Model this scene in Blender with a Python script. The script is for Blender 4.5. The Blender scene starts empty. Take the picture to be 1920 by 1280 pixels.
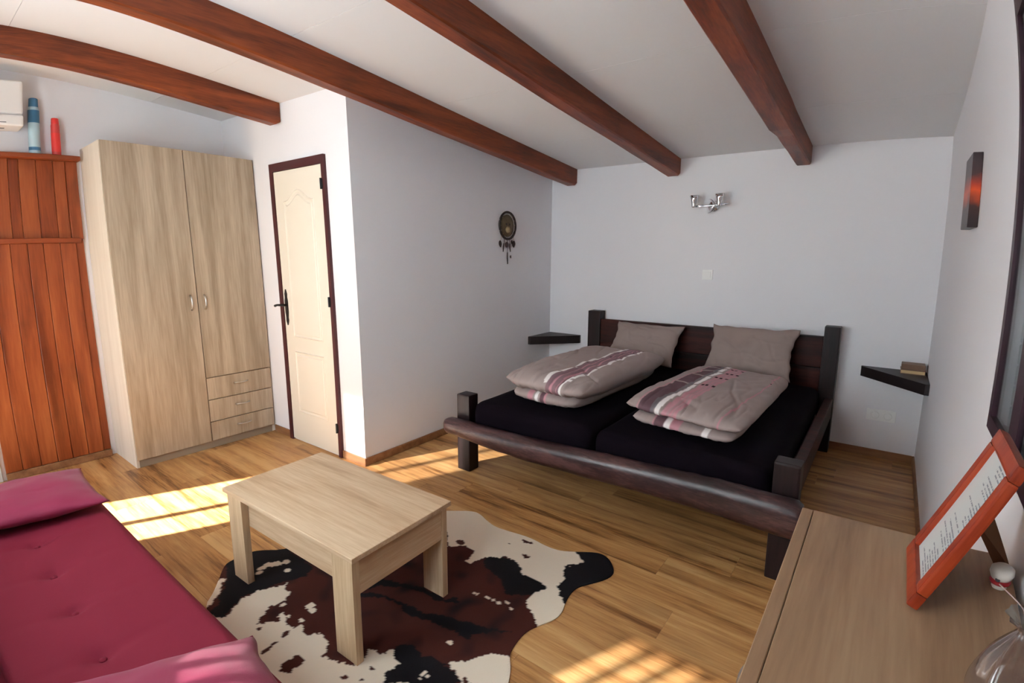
import bpy, bmesh, math, random
from mathutils import Vector, Matrix, noise

scene = bpy.context.scene
COL = scene.collection
R = math.radians

# ------------------------------------------------------------------ camera
# wide phone lens with barrel distortion: fisheye lens polynomial
cam_d = bpy.data.cameras.new('camera')
cam = bpy.data.objects.new('camera', cam_d)
COL.objects.link(cam)
scene.camera = cam
YAW, PITCH, ROLL = 0.64785, -0.16928, 0.00058
fw = Vector((-math.sin(YAW) * math.cos(PITCH), math.cos(YAW) * math.cos(PITCH), math.sin(PITCH)))
rt = fw.cross(Vector((0, 0, 1))).normalized()
up = rt.cross(fw)
c_, s_ = math.cos(ROLL), math.sin(ROLL)
rt, up = c_ * rt + s_ * up, -s_ * rt + c_ * up
cam.matrix_world = Matrix(((rt.x, up.x, -fw.x, 2.799), (rt.y, up.y, -fw.y, -4.372), (rt.z, up.z, -fw.z, 1.45), (0, 0, 0, 1)))
cam_d.type = 'PANO'
cam_d.sensor_fit = 'HORIZONTAL'
cam_d.sensor_width = 36.0
cam_d.sensor_height = 24.0
cam_d.clip_start = 0.01
LENS = dict(panorama_type='FISHEYE_LENS_POLYNOMIAL', fisheye_fov=math.pi, fisheye_polynomial_k0=0.0,
            fisheye_polynomial_k1=-0.05874791839, fisheye_polynomial_k2=0.0001844987771,
            fisheye_polynomial_k3=7.214514768e-05, fisheye_polynomial_k4=-2.281299565e-06)
for k, v in LENS.items():
    setattr(cam_d if hasattr(cam_d, k) else cam_d.cycles, k, v)

# ------------------------------------------------------------------ sky, sun, exposure
SUN_EL, SUN_AZ = 29.0, Vector((0.42, 0.908, 0)).normalized()   # direction the sunlight travels
world = bpy.data.worlds.new('sky')
scene.world = world
world.use_nodes = True
wn = world.node_tree
# bright, thinly veiled sky, the same all round
wn.nodes['Background'].inputs[0].default_value = (0.72, 0.86, 1.0, 1)
wn.nodes['Background'].inputs[1].default_value = 1.3
sd = bpy.data.lights.new('sun', 'SUN')
sd.energy = 14.0
sd.angle = R(0.9)
sd.color = (1.0, 0.985, 0.97)
sun = bpy.data.objects.new('sun', sd)
COL.objects.link(sun)
sdir = Vector((SUN_AZ.x * math.cos(R(SUN_EL)), SUN_AZ.y * math.cos(R(SUN_EL)), -math.sin(R(SUN_EL))))
sun.rotation_euler = sdir.to_track_quat('-Z', 'Y').to_euler()
sun.location = (-2, -9, 5)


def portal(name, loc, sx, sz):
    d = bpy.data.lights.new(name, 'AREA')
    d.shape = 'RECTANGLE'
    d.size, d.size_y = sx, sz
    d.cycles.is_portal = True
    o = bpy.data.objects.new(name, d)
    COL.objects.link(o)
    o.location = loc
    o.rotation_euler = (R(90), 0, 0)     # faces +y, into the room
    return o


portal('sky_portal_door', (-1.11, -5.08, 1.05), 0.74, 2.12)
portal('sky_portal_window', (1.24, -5.08, 1.16), 0.5, 0.45)
vs = scene.view_settings
vs.view_transform = 'Standard'
vs.look = 'None'
vs.gamma = 1.0
vs.use_curve_mapping = False
vs.exposure = 2.52
scene.cycles.use_denoising = True
scene.cycles.max_bounces = 16
scene.cycles.diffuse_bounces = 10
scene.cycles.transparent_max_bounces = 12
scene.cycles.caustics_reflective = False
scene.cycles.caustics_refractive = False
scene.cycles.sample_clamp_indirect = 8.0


# ------------------------------------------------------------------ helpers
def tag(o, label=None, cat=None, group=None, kind=None):
    if label: o['label'] = label
    if cat: o['category'] = cat
    if group: o['group'] = group
    if kind: o['kind'] = kind
    return o


def thing(name, label, cat, loc=(0, 0, 0), rot=(0, 0, 0), group=None, kind=None):
    o = bpy.data.objects.new(name, None)
    COL.objects.link(o)
    o.empty_display_size = 0.1
    o.location = loc
    o.rotation_euler = rot
    return tag(o, label, cat, group, kind)


def obj(name, me, mat, parent=None, loc=(0, 0, 0), rot=(0, 0, 0), smooth=False):
    if isinstance(me, bmesh.types.BMesh):
        bm = me
        bmesh.ops.recalc_face_normals(bm, faces=bm.faces)
        me = bpy.data.meshes.new(name)
        bm.to_mesh(me)
        bm.free()
    if mat is not None and not me.materials:
        me.materials.append(mat)
    if smooth:
        me.polygons.foreach_set('use_smooth', [True] * len(me.polygons))
    o = bpy.data.objects.new(name, me)
    COL.objects.link(o)
    o.parent = parent
    o.location = loc
    o.rotation_euler = rot
    return o


def bx(bm, lo, hi, bevel=0.0, seg=1):
    r = bmesh.ops.create_cube(bm, size=1.0)
    vv = r['verts']
    for v in vv:
        v.co = Vector([(lo[i] + hi[i]) / 2 + v.co[i] * (hi[i] - lo[i]) for i in range(3)])
    if bevel > 0:
        ed = {e for v in vv for e in v.link_edges}
        bmesh.ops.bevel(bm, geom=list(ed), offset=bevel, segments=seg, profile=0.7, affect='EDGES')
    return bm


def box(name, lo, hi, mat, parent=None, bevel=0.0, seg=1, loc=(0, 0, 0), rot=(0, 0, 0)):
    return obj(name, bx(bmesh.new(), lo, hi, bevel, seg), mat, parent, loc, rot)


def boxes(name, lst, mat, parent=None, bevel=0.0):
    bm = bmesh.new()
    for lo, hi in lst:
        bx(bm, lo, hi, bevel)
    return obj(name, bm, mat, parent)


def lathe(bm, prof, n=24, M=Matrix.Identity(4), cap=True):
    rings = []
    for r, z in prof:
        rings.append([bm.verts.new(M @ Vector((r * math.cos(2 * math.pi * i / n), r * math.sin(2 * math.pi * i / n), z))) for i in range(n)])
    for a, b in zip(rings, rings[1:]):
        for i in range(n):
            bm.faces.new((a[i], a[(i + 1) % n], b[(i + 1) % n], b[i]))
    if cap:
        if prof[0][0] > 1e-5: bm.faces.new(rings[0][::-1])
        if prof[-1][0] > 1e-5: bm.faces.new(rings[-1])
    return bm


def tube(bm, pts, rad, n=10, cap=True):
    pts = [Vector(p) for p in pts]
    if not hasattr(rad, '__len__'):
        rad = [rad] * len(pts)
    rings = []
    for i, p in enumerate(pts):
        t = (pts[min(i + 1, len(pts) - 1)] - pts[max(i - 1, 0)]).normalized()
        a = Vector((0, 0, 1)) if abs(t.z) < 0.9 else Vector((1, 0, 0))
        u = t.cross(a).normalized()
        w = t.cross(u)
        rings.append([bm.verts.new(p + rad[i] * (math.cos(2 * math.pi * k / n) * u + math.sin(2 * math.pi * k / n) * w)) for k in range(n)])
    for a, b in zip(rings, rings[1:]):
        for k in range(n):
            bm.faces.new((a[k], a[(k + 1) % n], b[(k + 1) % n], b[k]))
    if cap:
        bm.faces.new(rings[0][::-1])
        bm.faces.new(rings[-1])
    return bm


def prism(bm, poly, lo, hi, axis=2):
    """extrude a 2-D polygon along an axis from lo to hi"""
    def mk(p, h):
        return [Vector((h, p[0], p[1])), Vector((p[0], h, p[1])), Vector((p[0], p[1], h))][axis]
    a = [bm.verts.new(mk(p, lo)) for p in poly]
    b = [bm.verts.new(mk(p, hi)) for p in poly]
    n = len(poly)
    bm.faces.new(a[::-1])
    bm.faces.new(b)
    for i in range(n):
        bm.faces.new((a[i], a[(i + 1) % n], b[(i + 1) % n], b[i]))
    return bm


def inside(poly, x, y):
    c = False
    j = len(poly) - 1
    for i in range(len(poly)):
        xi, yi = poly[i]
        xj, yj = poly[j]
        if (yi > y) != (yj > y) and x < (xj - xi) * (y - yi) / (yj - yi) + xi:
            c = not c
        j = i
    return c


def lerp(a, b, t): return a + (b - a) * t


def srgb(r, g, b):
    f = lambda c: (c / 255 / 12.92) if c / 255 <= 0.04045 else ((c / 255 + 0.055) / 1.055) ** 2.4
    return (f(r), f(g), f(b), 1.0)


# ------------------------------------------------------------------ materials
def newmat(name):
    m = bpy.data.materials.new(name)
    m.use_nodes = True
    nt = m.node_tree
    return m, nt, nt.nodes['Principled BSDF']


def plain(name, col, rough=0.6, metal=0.0, spec=0.5, bump=0.0, bscale=60.0, var=0.0, sheen=0.0):
    m, nt, p = newmat(name)
    p.inputs['Base Color'].default_value = col
    p.inputs['Roughness'].default_value = rough
    p.inputs['Metallic'].default_value = metal
    p.inputs['Specular IOR Level'].default_value = spec
    if sheen:
        p.inputs['Sheen Weight'].default_value = sheen
    if bump or var:
        tc = nt.nodes.new('ShaderNodeTexCoord')
        nz = nt.nodes.new('ShaderNodeTexNoise')
        nz.inputs['Scale'].default_value = bscale
        nz.inputs['Detail'].default_value = 5
        nt.links.new(tc.outputs['Object'], nz.inputs['Vector'])
        if bump:
            b = nt.nodes.new('ShaderNodeBump')
            b.inputs['Strength'].default_value = bump
            b.inputs['Distance'].default_value = 0.004
            nt.links.new(nz.outputs['Fac'], b.inputs['Height'])
            nt.links.new(b.outputs['Normal'], p.inputs['Normal'])
        if var:
            mx = nt.nodes.new('ShaderNodeMix')
            mx.data_type = 'RGBA'
            mx.inputs['A'].default_value = tuple(c * (1 - var) for c in col[:3]) + (1,)
            mx.inputs['B'].default_value = tuple(min(1, c * (1 + var)) for c in col[:3]) + (1,)
            nt.links.new(nz.outputs['Fac'], mx.inputs['Factor'])
            nt.links.new(mx.outputs['Result'], p.inputs['Base Color'])
    return m


def wood(name, cols, stretch=(1, 12, 12), scale=2.0, rough=0.5, fine=0.35, bump=0.05, knots=0.0, tone=0.0, spec=0.4):
    """streaky timber: the grain runs along the axis with the small stretch value"""
    m, nt, p = newmat(name)
    N, L = nt.nodes.new, nt.links.new
    tc = N('ShaderNodeTexCoord')
    oi = N('ShaderNodeObjectInfo')
    mu = N('ShaderNodeVectorMath'); mu.operation = 'SCALE'
    cmb = N('ShaderNodeCombineXYZ')
    for i in range(3): L(oi.outputs['Random'], cmb.inputs[i])
    mu.inputs['Scale'].default_value = 37.0
    L(cmb.outputs[0], mu.inputs[0])
    ad = N('ShaderNodeVectorMath'); ad.operation = 'ADD'
    L(tc.outputs['Object'], ad.inputs[0]); L(mu.outputs[0], ad.inputs[1])
    mp = N('ShaderNodeMapping')
    mp.inputs['Scale'].default_value = stretch
    L(ad.outputs[0], mp.inputs['Vector'])
    n1 = N('ShaderNodeTexNoise')
    n1.inputs['Scale'].default_value = scale
    n1.inputs['Detail'].default_value = 6
    n1.inputs['Distortion'].default_value = 0.6
    L(mp.outputs[0], n1.inputs['Vector'])
    n2 = N('ShaderNodeTexNoise')
    n2.inputs['Scale'].default_value = scale * 9
    n2.inputs['Detail'].default_value = 4
    L(mp.outputs[0], n2.inputs['Vector'])
    mix = N('ShaderNodeMath'); mix.operation = 'MULTIPLY_ADD'
    L(n2.outputs['Fac'], mix.inputs[0])
    mix.inputs[1].default_value = fine
    sub = N('ShaderNodeMath'); sub.operation = 'SUBTRACT'
    L(n1.outputs['Fac'], sub.inputs[0]); sub.inputs[1].default_value = fine * 0.5
    L(sub.outputs[0], mix.inputs[2])
    src = mix.outputs[0]
    if tone:
        t1 = N('ShaderNodeMath'); t1.operation = 'MULTIPLY_ADD'
        L(oi.outputs['Random'], t1.inputs[0]); t1.inputs[1].default_value = tone
        t2 = N('ShaderNodeMath'); t2.operation = 'SUBTRACT'
        L(src, t2.inputs[0]); t2.inputs[1].default_value = tone * 0.5
        L(t2.outputs[0], t1.inputs[2])
        src = t1.outputs[0]
    cr = N('ShaderNodeValToRGB')
    el = cr.color_ramp.elements
    el[0].position, el[0].color = 0.30, cols[0]
    el[1].position, el[1].color = 0.70, cols[-1]
    for i, c in enumerate(cols[1:-1]):
        e = el.new(0.30 + 0.40 * (i + 1) / (len(cols) - 1))
        e.color = c
    L(src, cr.inputs[0])
    out = cr.outputs[0]
    if knots:
        mp2 = N('ShaderNodeMapping')
        mp2.inputs['Scale'].default_value = tuple(1.0 if s == min(stretch) else 2.2 for s in stretch)
        L(ad.outputs[0], mp2.inputs['Vector'])
        n3 = N('ShaderNodeTexNoise')
        n3.inputs['Scale'].default_value = 2.6
        n3.inputs['Detail'].default_value = 2
        L(mp2.outputs[0], n3.inputs['Vector'])
        c3 = N('ShaderNodeValToRGB')
        c3.color_ramp.elements[0].position = 0.56
        c3.color_ramp.elements[0].color = (1, 1, 1, 1)
        c3.color_ramp.elements[1].position = 0.72
        c3.color_ramp.elements[1].color = (1 - knots, 1 - knots, 1 - knots, 1)
        L(n3.outputs['Fac'], c3.inputs[0])
        mm = N('ShaderNodeMix'); mm.data_type = 'RGBA'; mm.blend_type = 'MULTIPLY'
        mm.inputs['Factor'].default_value = 1
        L(out, mm.inputs['A']); L(c3.outputs[0], mm.inputs['B'])
        out = mm.outputs['Result']
    L(out, p.inputs['Base Color'])
    p.inputs['Roughness'].default_value = rough
    p.inputs['Specular IOR Level'].default_value = spec
    b = N('ShaderNodeBump')
    b.inputs['Strength'].default_value = bump
    b.inputs['Distance'].default_value = 0.003
    L(mix.outputs[0], b.inputs['Height'])
    L(b.outputs['Normal'], p.inputs['Normal'])
    return m


def vcol(name, rough=0.9, bump=0.15, bscale=400.0, sheen=0.0):
    m, nt, p = newmat(name)
    a = nt.nodes.new('ShaderNodeAttribute')
    a.attribute_name = 'Col'
    nt.links.new(a.outputs['Color'], p.inputs['Base Color'])
    p.inputs['Roughness'].default_value = rough
    p.inputs['Specular IOR Level'].default_value = 0.2
    p.inputs['Sheen Weight'].default_value = sheen
    tc = nt.nodes.new('ShaderNodeTexCoord')
    nz = nt.nodes.new('ShaderNodeTexNoise')
    nz.inputs['Scale'].default_value = bscale
    nt.links.new(tc.outputs['Object'], nz.inputs['Vector'])
    b = nt.nodes.new('ShaderNodeBump')
    b.inputs['Strength'].default_value = bump
    b.inputs['Distance'].default_value = 0.002
    nt.links.new(nz.outputs['Fac'], b.inputs['Height'])
    nt.links.new(b.outputs['Normal'], p.inputs['Normal'])
    return m


def clear_pane(name, tint=(0.96, 0.98, 0.98, 1), refl=0.06):
    m = bpy.data.materials.new(name)
    m.use_nodes = True
    nt = m.node_tree
    nt.nodes.clear()
    out = nt.nodes.new('ShaderNodeOutputMaterial')
    t = nt.nodes.new('ShaderNodeBsdfTransparent')
    t.inputs[0].default_value = tint
    g = nt.nodes.new('ShaderNodeBsdfGlossy')
    g.inputs['Roughness'].default_value = 0.03
    f = nt.nodes.new('ShaderNodeLayerWeight')
    f.inputs[0].default_value = 0.25
    mm = nt.nodes.new('ShaderNodeMath'); mm.operation = 'MULTIPLY_ADD'
    mm.inputs[1].default_value = 0.5
    mm.inputs[2].default_value = refl
    nt.links.new(f.outputs['Fresnel'], mm.inputs[0])
    mx = nt.nodes.new('ShaderNodeMixShader')
    nt.links.new(mm.outputs[0], mx.inputs[0])
    nt.links.new(t.outputs[0], mx.inputs[1])
    nt.links.new(g.outputs[0], mx.inputs[2])
    nt.links.new(mx.outputs[0], out.inputs[0])
    return m


M = {}
M['wall'] = plain('wall_paint', (0.775, 0.765, 0.785, 1), 0.85, bump=0.12, bscale=45, spec=0.2)
M['ceiling'] = plain('ceiling_paint', (0.73, 0.735, 0.74, 1), 0.8, bump=0.05, bscale=40, spec=0.2)
M['subfloor'] = plain('joint_filler', srgb(70, 46, 26), 0.9)
M['floor'] = wood('oak_laminate', [srgb(118, 76, 40), srgb(172, 122, 72), srgb(192, 144, 90), srgb(206, 162, 108)], (0.55, 9, 9), 1.7, 0.38, 0.4, 0.04, knots=0.2, tone=0.11)
M['skirting'] = wood('skirting_oak', [srgb(124, 84, 54), srgb(158, 112, 76)], (1, 10, 10), 2, 0.5)
M['beam'] = wood('stained_beam', [srgb(84, 36, 16), srgb(122, 55, 24), srgb(146, 72, 34)], (9, 0.7, 9), 1.6, 0.45, 0.4, 0.12, knots=0.35)
M['pine'] = wood('varnished_pine', [srgb(112, 50, 22), srgb(146, 72, 36), srgb(168, 92, 50)], (7, 7, 0.6), 1.3, 0.38, 0.3, 0.05, knots=0.35, tone=0.10)
M['pine_edge'] = wood('varnished_pine_rail', [srgb(112, 48, 22), srgb(158, 78, 40)], (7, 0.6, 7), 1.6, 0.4, 0.3, 0.05, knots=0.3)
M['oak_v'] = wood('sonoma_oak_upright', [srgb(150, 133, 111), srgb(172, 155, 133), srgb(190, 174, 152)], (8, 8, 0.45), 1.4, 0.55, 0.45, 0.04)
M['oak_x'] = wood('sonoma_oak_lengthwise', [srgb(168, 138, 106), srgb(190, 160, 128), srgb(206, 180, 150)], (0.5, 8, 8), 1.6, 0.5, 0.45, 0.04)
M['oak_y'] = wood('sonoma_oak_crosswise', [srgb(164, 132, 100), srgb(186, 154, 120), srgb(204, 176, 144)], (8, 0.5, 8), 1.6, 0.5, 0.45, 0.04)
M['oak_z'] = wood('sonoma_oak_leg', [srgb(172, 142, 110), srgb(194, 166, 132), srgb(210, 186, 154)], (8, 8, 0.5), 1.6, 0.5, 0.45, 0.04)
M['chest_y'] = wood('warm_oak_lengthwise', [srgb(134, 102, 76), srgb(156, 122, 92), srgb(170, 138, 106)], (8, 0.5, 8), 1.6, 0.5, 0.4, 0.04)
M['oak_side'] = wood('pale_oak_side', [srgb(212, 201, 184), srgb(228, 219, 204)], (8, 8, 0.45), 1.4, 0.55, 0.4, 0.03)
M['plinth'] = plain('grey_oak_plinth', srgb(150, 136, 118), 0.6)
M['steel'] = plain('brushed_steel', (0.62, 0.60, 0.57, 1), 0.32, 1.0)
M['chrome'] = plain('chrome', (0.72, 0.72, 0.74, 1), 0.12, 1.0)
M['iron'] = plain('black_iron', (0.012, 0.011, 0.012, 1), 0.45, 0.3)
M['frame_red'] = plain('dark_red_brown_paint', srgb(70, 24, 28), 0.5)
M['door'] = plain('cream_door_paint', srgb(226, 218, 202), 0.5, spec=0.4)
M['plum'] = plain('plum_brown_lacquer', srgb(52, 26, 38), 0.4)
M['alu'] = plain('white_aluminium', srgb(200, 200, 198), 0.4)
M['shutter'] = plain('grey_shutter', srgb(168, 178, 178), 0.5)
M['pane'] = clear_pane('window_glass')
M['screen'] = clear_pane('glass_with_insect_screen', (0.40, 0.40, 0.40, 1))  # plain tint added to weaken the sun through the upper door
M['mesh_screen'] = clear_pane('glass_with_dense_screen', (0.42, 0.42, 0.42, 1))
M['bed'] = wood('dark_stained_timber', [srgb(26, 9, 7), srgb(50, 18, 13), srgb(70, 27, 20)], (0.8, 8, 8), 1.8, 0.5, 0.4, 0.1, spec=0.2)
M['post'] = wood('dark_post_timber', [srgb(18, 10, 11), srgb(32, 18, 19), srgb(42, 25, 25)], (8, 8, 0.8), 1.8, 0.45, 0.4, 0.12, spec=0.3)
M['log'] = wood('lacquered_log', [srgb(26, 14, 15), srgb(54, 32, 33), srgb(86, 58, 56)], (1.2, 6, 6), 2.2, 0.33, 0.6, 0.25, spec=0.5)
M['sheet'] = plain('black_jersey_sheet', srgb(16, 10, 17), 0.95, bump=0.1, bscale=300, spec=0.06)
M['sofa'] = plain('crimson_fabric', (0.185, 0.012, 0.030, 1), 0.8, bump=0.25, bscale=500, spec=0.2)
M['cushion'] = plain('raspberry_fabric', (0.24, 0.015, 0.055, 1), 0.6, bump=0.2, bscale=500, spec=0.3, sheen=0.12)
M['linen'] = plain('taupe_cotton', srgb(150, 133, 127), 0.9, bump=0.15, bscale=300, spec=0.15)
M['duvet'] = vcol('printed_cotton', 0.9, 0.15, 300)
M['hide'] = vcol('cowhide', 0.85, 0.3, 260)
M['white_plastic'] = plain('white_plastic', srgb(236, 236, 234), 0.35)
M['grey_plastic'] = plain('dark_grey_plastic', srgb(70, 70, 74), 0.5)
M['blackwood'] = plain('black_brown_laminate', srgb(30, 20, 20), 0.45)

# ================================================================== the room
XR, XL, YN, YD = 3.068, -1.684, -4.95, -2.377     # right wall, left wall, near wall, inner front wall


def cz(x, y): return 2.2936 - 0.08553 * y - 0.02134 * x


T = 0.12


def slab_wall(name, lo, hi, label):
    """wall whose top follows the sloping ceiling (runs 5 cm into it)"""
    (x0, y0, z0), (x1, y1, z1) = lo, hi
    bm = bmesh.new()
    v = []
    for x, y in ((x0, y0), (x1, y0), (x1, y1), (x0, y1)):
        v.append((bm.verts.new((x, y, z0)), bm.verts.new((x, y, cz(x, y) + 0.04))))
    for i in range(4):
        a, b = v[i], v[(i + 1) % 4]
        bm.faces.new((a[0], b[0], b[1], a[1]))
    bm.faces.new([q[0] for q in v][::-1])
    bm.faces.new([q[1] for q in v])
    o = obj(name, bm, M['wall'])
    return tag(o, label, None, kind='structure')


slab_wall('wall_back', (-0.0, 0, -0.1), (XR + T, T, 0), 'white plastered wall behind the headboard')
slab_wall('wall_left', (XL - T, YN - T, -0.1), (XL, YD + T, 0), 'white plastered wall behind the wardrobe and air conditioner')
slab_wall('wall_inner_front', (XL, YD, -0.1), (0, YD + T, 0), 'white wall with the narrow cream door')
slab_wall('wall_inner_side', (-T, YD + T, -0.1), (0, T, 0), 'shaded white wall with the round wall hanging')

# right wall with a window opening
WY0, WY1, WZ0, WZ1 = -4.0, -2.58, 1.01, 2.10
bm = bmesh.new()
bx(bm, (XR, YN - T, -0.1), (XR + T, T, WZ0))
bx(bm, (XR, WY1, WZ0), (XR + T, T, 2.75))
bx(bm, (XR, YN - T, WZ0), (XR + T, WY0, 2.75))
bx(bm, (XR, WY0, WZ1), (XR + T, WY1, 2.75))
tag(obj('wall_right', bm, M['wall']), 'white wall on the right with the canvas picture', kind='structure')

# near wall (behind the camera): glazed door and a window
DX0, DX1, DZ = -1.48, -0.74, 2.14
NX0, NX1, NZ0, NZ1 = 1.06, 1.52, 0.95, 2.05
FILL_WIN = [(0.04, 0.92), (1.56, 2.08)]  # openings of the two windows added for fill light
CZ0, CZ1 = 0.85, 2.34
bm = bmesh.new()
for lo, hi in (((XL, 0, -0.1), (DX0, 0, 2.8)), ((DX0, 0, DZ), (DX1, 0, 2.8)), ((DX1, 0, -0.1), (FILL_WIN[0][0], 0, 2.8)), ((FILL_WIN[0][0], 0, -0.1), (FILL_WIN[0][1], 0, CZ0)), ((FILL_WIN[0][0], 0, CZ1), (FILL_WIN[0][1], 0, 2.8)), ((FILL_WIN[0][1], 0, -0.1), (NX0, 0, 2.8)),
               ((NX0, 0, -0.1), (NX1, 0, NZ0)), ((NX0, 0, NZ1), (NX1, 0, 2.8)), ((NX1, 0, -0.1), (FILL_WIN[1][0], 0, 2.8)), ((FILL_WIN[1][0], 0, -0.1), (FILL_WIN[1][1], 0, CZ0)), ((FILL_WIN[1][0], 0, CZ1), (FILL_WIN[1][1], 0, 2.8)), ((FILL_WIN[1][1], 0, -0.1), (XR, 0, 2.8))):
    bx(bm, (lo[0], YN - T, lo[2]), (hi[0], YN, hi[2]))
tag(obj('wall_near', bm, M['wall']), 'white wall with the glazed terrace door', kind='structure')

# floor: laminate planks, each its own piece
floor = box('floor', (XL - T, YN - T, -0.10), (XR + T, T, -0.010), M['subfloor'])
tag(floor, 'oak laminate floor', kind='structure')
rnd = random.Random(7)
PW, PL = 0.19, 1.285
cache = {}
row = 0
y = -2.306 - PW * 14
while y < 0:
    y0, y1 = max(y, YN - 0.02), min(y + PW, 0.0)
    if y1 - y0 > 0.02:
        xm = 0.0 if y0 > YD else XL
        if abs(y + 2.306) < 0.01: off = 2.07
        elif abs(y + 2.306 + 2 * PW) < 0.01: off = 2.217
        else: off = rnd.uniform(0, PL)
        x = off - PL * 5
        while x < XR:
            x0, x1 = max(x, xm), min(x + PL, XR)
            if x1 - x0 > 0.03:
                key = (round(x1 - x0, 3), round(y1 - y0, 3))
                if key not in cache:
                    b = bmesh.new()
                    bx(b, (0.0004, 0.0004, -0.010), (key[0] - 0.0004, key[1] - 0.0004, 0.0))
                    me = bpy.data.meshes.new('plank')
                    b.to_mesh(me); b.free()
                    me.materials.append(M['floor'])
                    cache[key] = me
                obj('plank', cache[key], None, floor, (x0, y0, 0))
            x += PL
    y += PW

# ceiling: board panels between recessed joints
def ceil_piece(name, x0, x1, y0, y1, d0, d1, mat, parent=None):
    bm = bmesh.new()
    v = [bm.verts.new((x, yy, cz(x, yy) + d)) for d in (d0, d1) for x, yy in ((x0, y0), (x1, y0), (x1, y1), (x0, y1))]
    for f in ((0, 3, 2, 1), (4, 5, 6, 7), (0, 1, 5, 4), (1, 2, 6, 5), (2, 3, 7, 6), (3, 0, 4, 7)):
        bm.faces.new([v[i] for i in f])
    return obj(name, bm, mat, parent)


ceil = ceil_piece('ceiling', XL - T, XR + T, YN - T, T, 0.012, 0.12, M['ceiling'])
tag(ceil, 'sloping white board ceiling between the beams', kind='structure')
seams = [T, -0.83, -1.855, -2.88, -3.905, -4.93, YN - T]
for a, b in zip(seams, seams[1:]):
    ceil_piece('panel', XL - T, XR + T, b + 0.0012, a - 0.0012, 0.0, 0.0121, M['ceiling'], ceil)

# skirting boards
SK = 0.058
def skirt(name, lo, hi): tag(box(name, lo, hi, M['skirting'], None, 0.003), 'oak skirting board', kind='structure')
skirt('baseboard_inner_side', (0.0, YD, 0), (0.012, 0, SK))
skirt('baseboard_back', (0.012, -0.012, 0), (XR - 0.012, 0, SK))
skirt('baseboard_right', (XR - 0.012, YN, 0), (XR, 0, SK))
tag(boxes('baseboard_inner_front', [((-1.205, YD - 0.012, 0), (-0.955, YD, SK)), ((-0.252, YD - 0.012, 0), (0.012, YD, SK))], M['skirting'], None, 0.003), 'oak skirting board beside the cream door', kind='structure')

# ------------------------------------------------------------------ beams
def beam(label, x0, x1, depth, y0, y1, steps=(), cham=0.02):
    """square timber following the ceiling; steps = [(y, extra depth, extra width)] """
    bm = bmesh.new()
    ys = sorted({y0, y1, y1 - cham * 1.5} | {lerp(y0, y1, i / 24) for i in range(25)} | {s[0] for s in steps})
    rings = []
    for yy in ys:
        d, w = depth, 0.0
        for sy, sd_, sw in steps:
            if yy <= sy: d, w = depth + sd_, sw
        if yy > y1 - cham * 1.4: d -= cham
        j = [noise.noise(Vector((yy * 2.3, x0 * 9 + k * 5.1, 1.7))) * 0.004 for k in range(4)]
        ring = [(x0 - w + j[0], 0.02), (x1 + w * 0.5, 0.02), (x1 + w * 0.5 + j[1], -(d - 0.008)), (x1 + w * 0.5 - 0.008 + j[1], -d + j[2]), (x0 - w + 0.008 + j[0], -d + j[2]), (x0 - w + j[0], -(d - 0.008))]
        rings.append([bm.verts.new((x, yy, cz(x, yy) + dz)) for x, dz in ring])
    for a, b in zip(rings, rings[1:]):
        for k in range(6):
            bm.faces.new((a[k], a[(k + 1) % 6], b[(k + 1) % 6], b[k]))
    bm.faces.new(rings[0][::-1]); bm.faces.new(rings[-1])
    o = obj('ceiling_beam', bm, M['beam'])
    return tag(o, label, 'beam', 'reddish brown ceiling beams')


beam('short brown timber ceiling beam ending above the cream door', -0.862, -0.765, 0.150, YN + 0.01, YD - 0.004)
beam('long brown timber ceiling beam ending near the corner with the round wall hanging', 0.190, 0.287, 0.152, YN + 0.01, -0.004)
beam('brown timber ceiling beam ending on the back wall beside the chrome lamp', 1.187, 1.285, 0.142, YN + 0.01, -0.004)
beam('rough-hewn brown ceiling beam with a step, nearest the right wall', 2.150, 2.243, 0.140, YN + 0.01, -0.004, steps=[(-0.62, 0.010, 0.0), (-1.02, 0.028, 0.008)])

# ------------------------------------------------------------------ cream door
d = thing('door_1', 'narrow cream panelled door in a dark red frame', None, (0, YD, 0), kind='structure')
FX0, FX1, FZ = -0.953, -0.255, 2.115
fr = boxes('door_frame', [((FX0, -0.02, 0), (FX0 + 0.045, 0.0, FZ)), ((FX1 - 0.033, -0.02, 0), (FX1, 0.0, FZ)), ((FX0 + 0.045, -0.02, FZ - 0.055), (FX1 - 0.033, 0.0, FZ))], M['frame_red'], d)
bm = bmesh.new()
LX0, LX1, LZ = FX0 + 0.047, FX1 - 0.035, FZ - 0.058
bx(bm, (LX0, -0.014, 0.012), (LX1, 0.0, LZ), 0.002)
obj('door_leaf', bm, M['door'], d)


def moulding(pts, name='panel_moulding'):
    bm = bmesh.new()
    n = len(pts)
    cx = sum(p[0] for p in pts) / n; czz = sum(p[1] for p in pts) / n
    prof = ((0.0, 0.0), (0.008, 0.006), (0.018, 0.0015), (0.034, 0.0), (0.045, 0.004))
    rings = []
    for ins, hgt in prof:
        ring = []
        for i in range(n):
            a, b, c = Vector(pts[i - 1]), Vector(pts[i]), Vector(pts[(i + 1) % n])
            t = ((b - a).normalized() + (c - b).normalized()).normalized()
            nrm = Vector((-t.y, t.x))
            if nrm.dot(Vector((cx, czz)) - b) < 0: nrm = -nrm
            q = b + nrm * ins
            ring.append(bm.verts.new((q.x, -0.0145 - hgt, q.y)))
        rings.append(ring)
    for a, b in zip(rings, rings[1:]):
        for i in range(n):
            bm.faces.new((a[i], a[(i + 1) % n], b[(i + 1) % n], b[i]))
    bm.faces.new(rings[-1])
    return obj(name, bm, M['door'], d, smooth=False)


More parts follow.
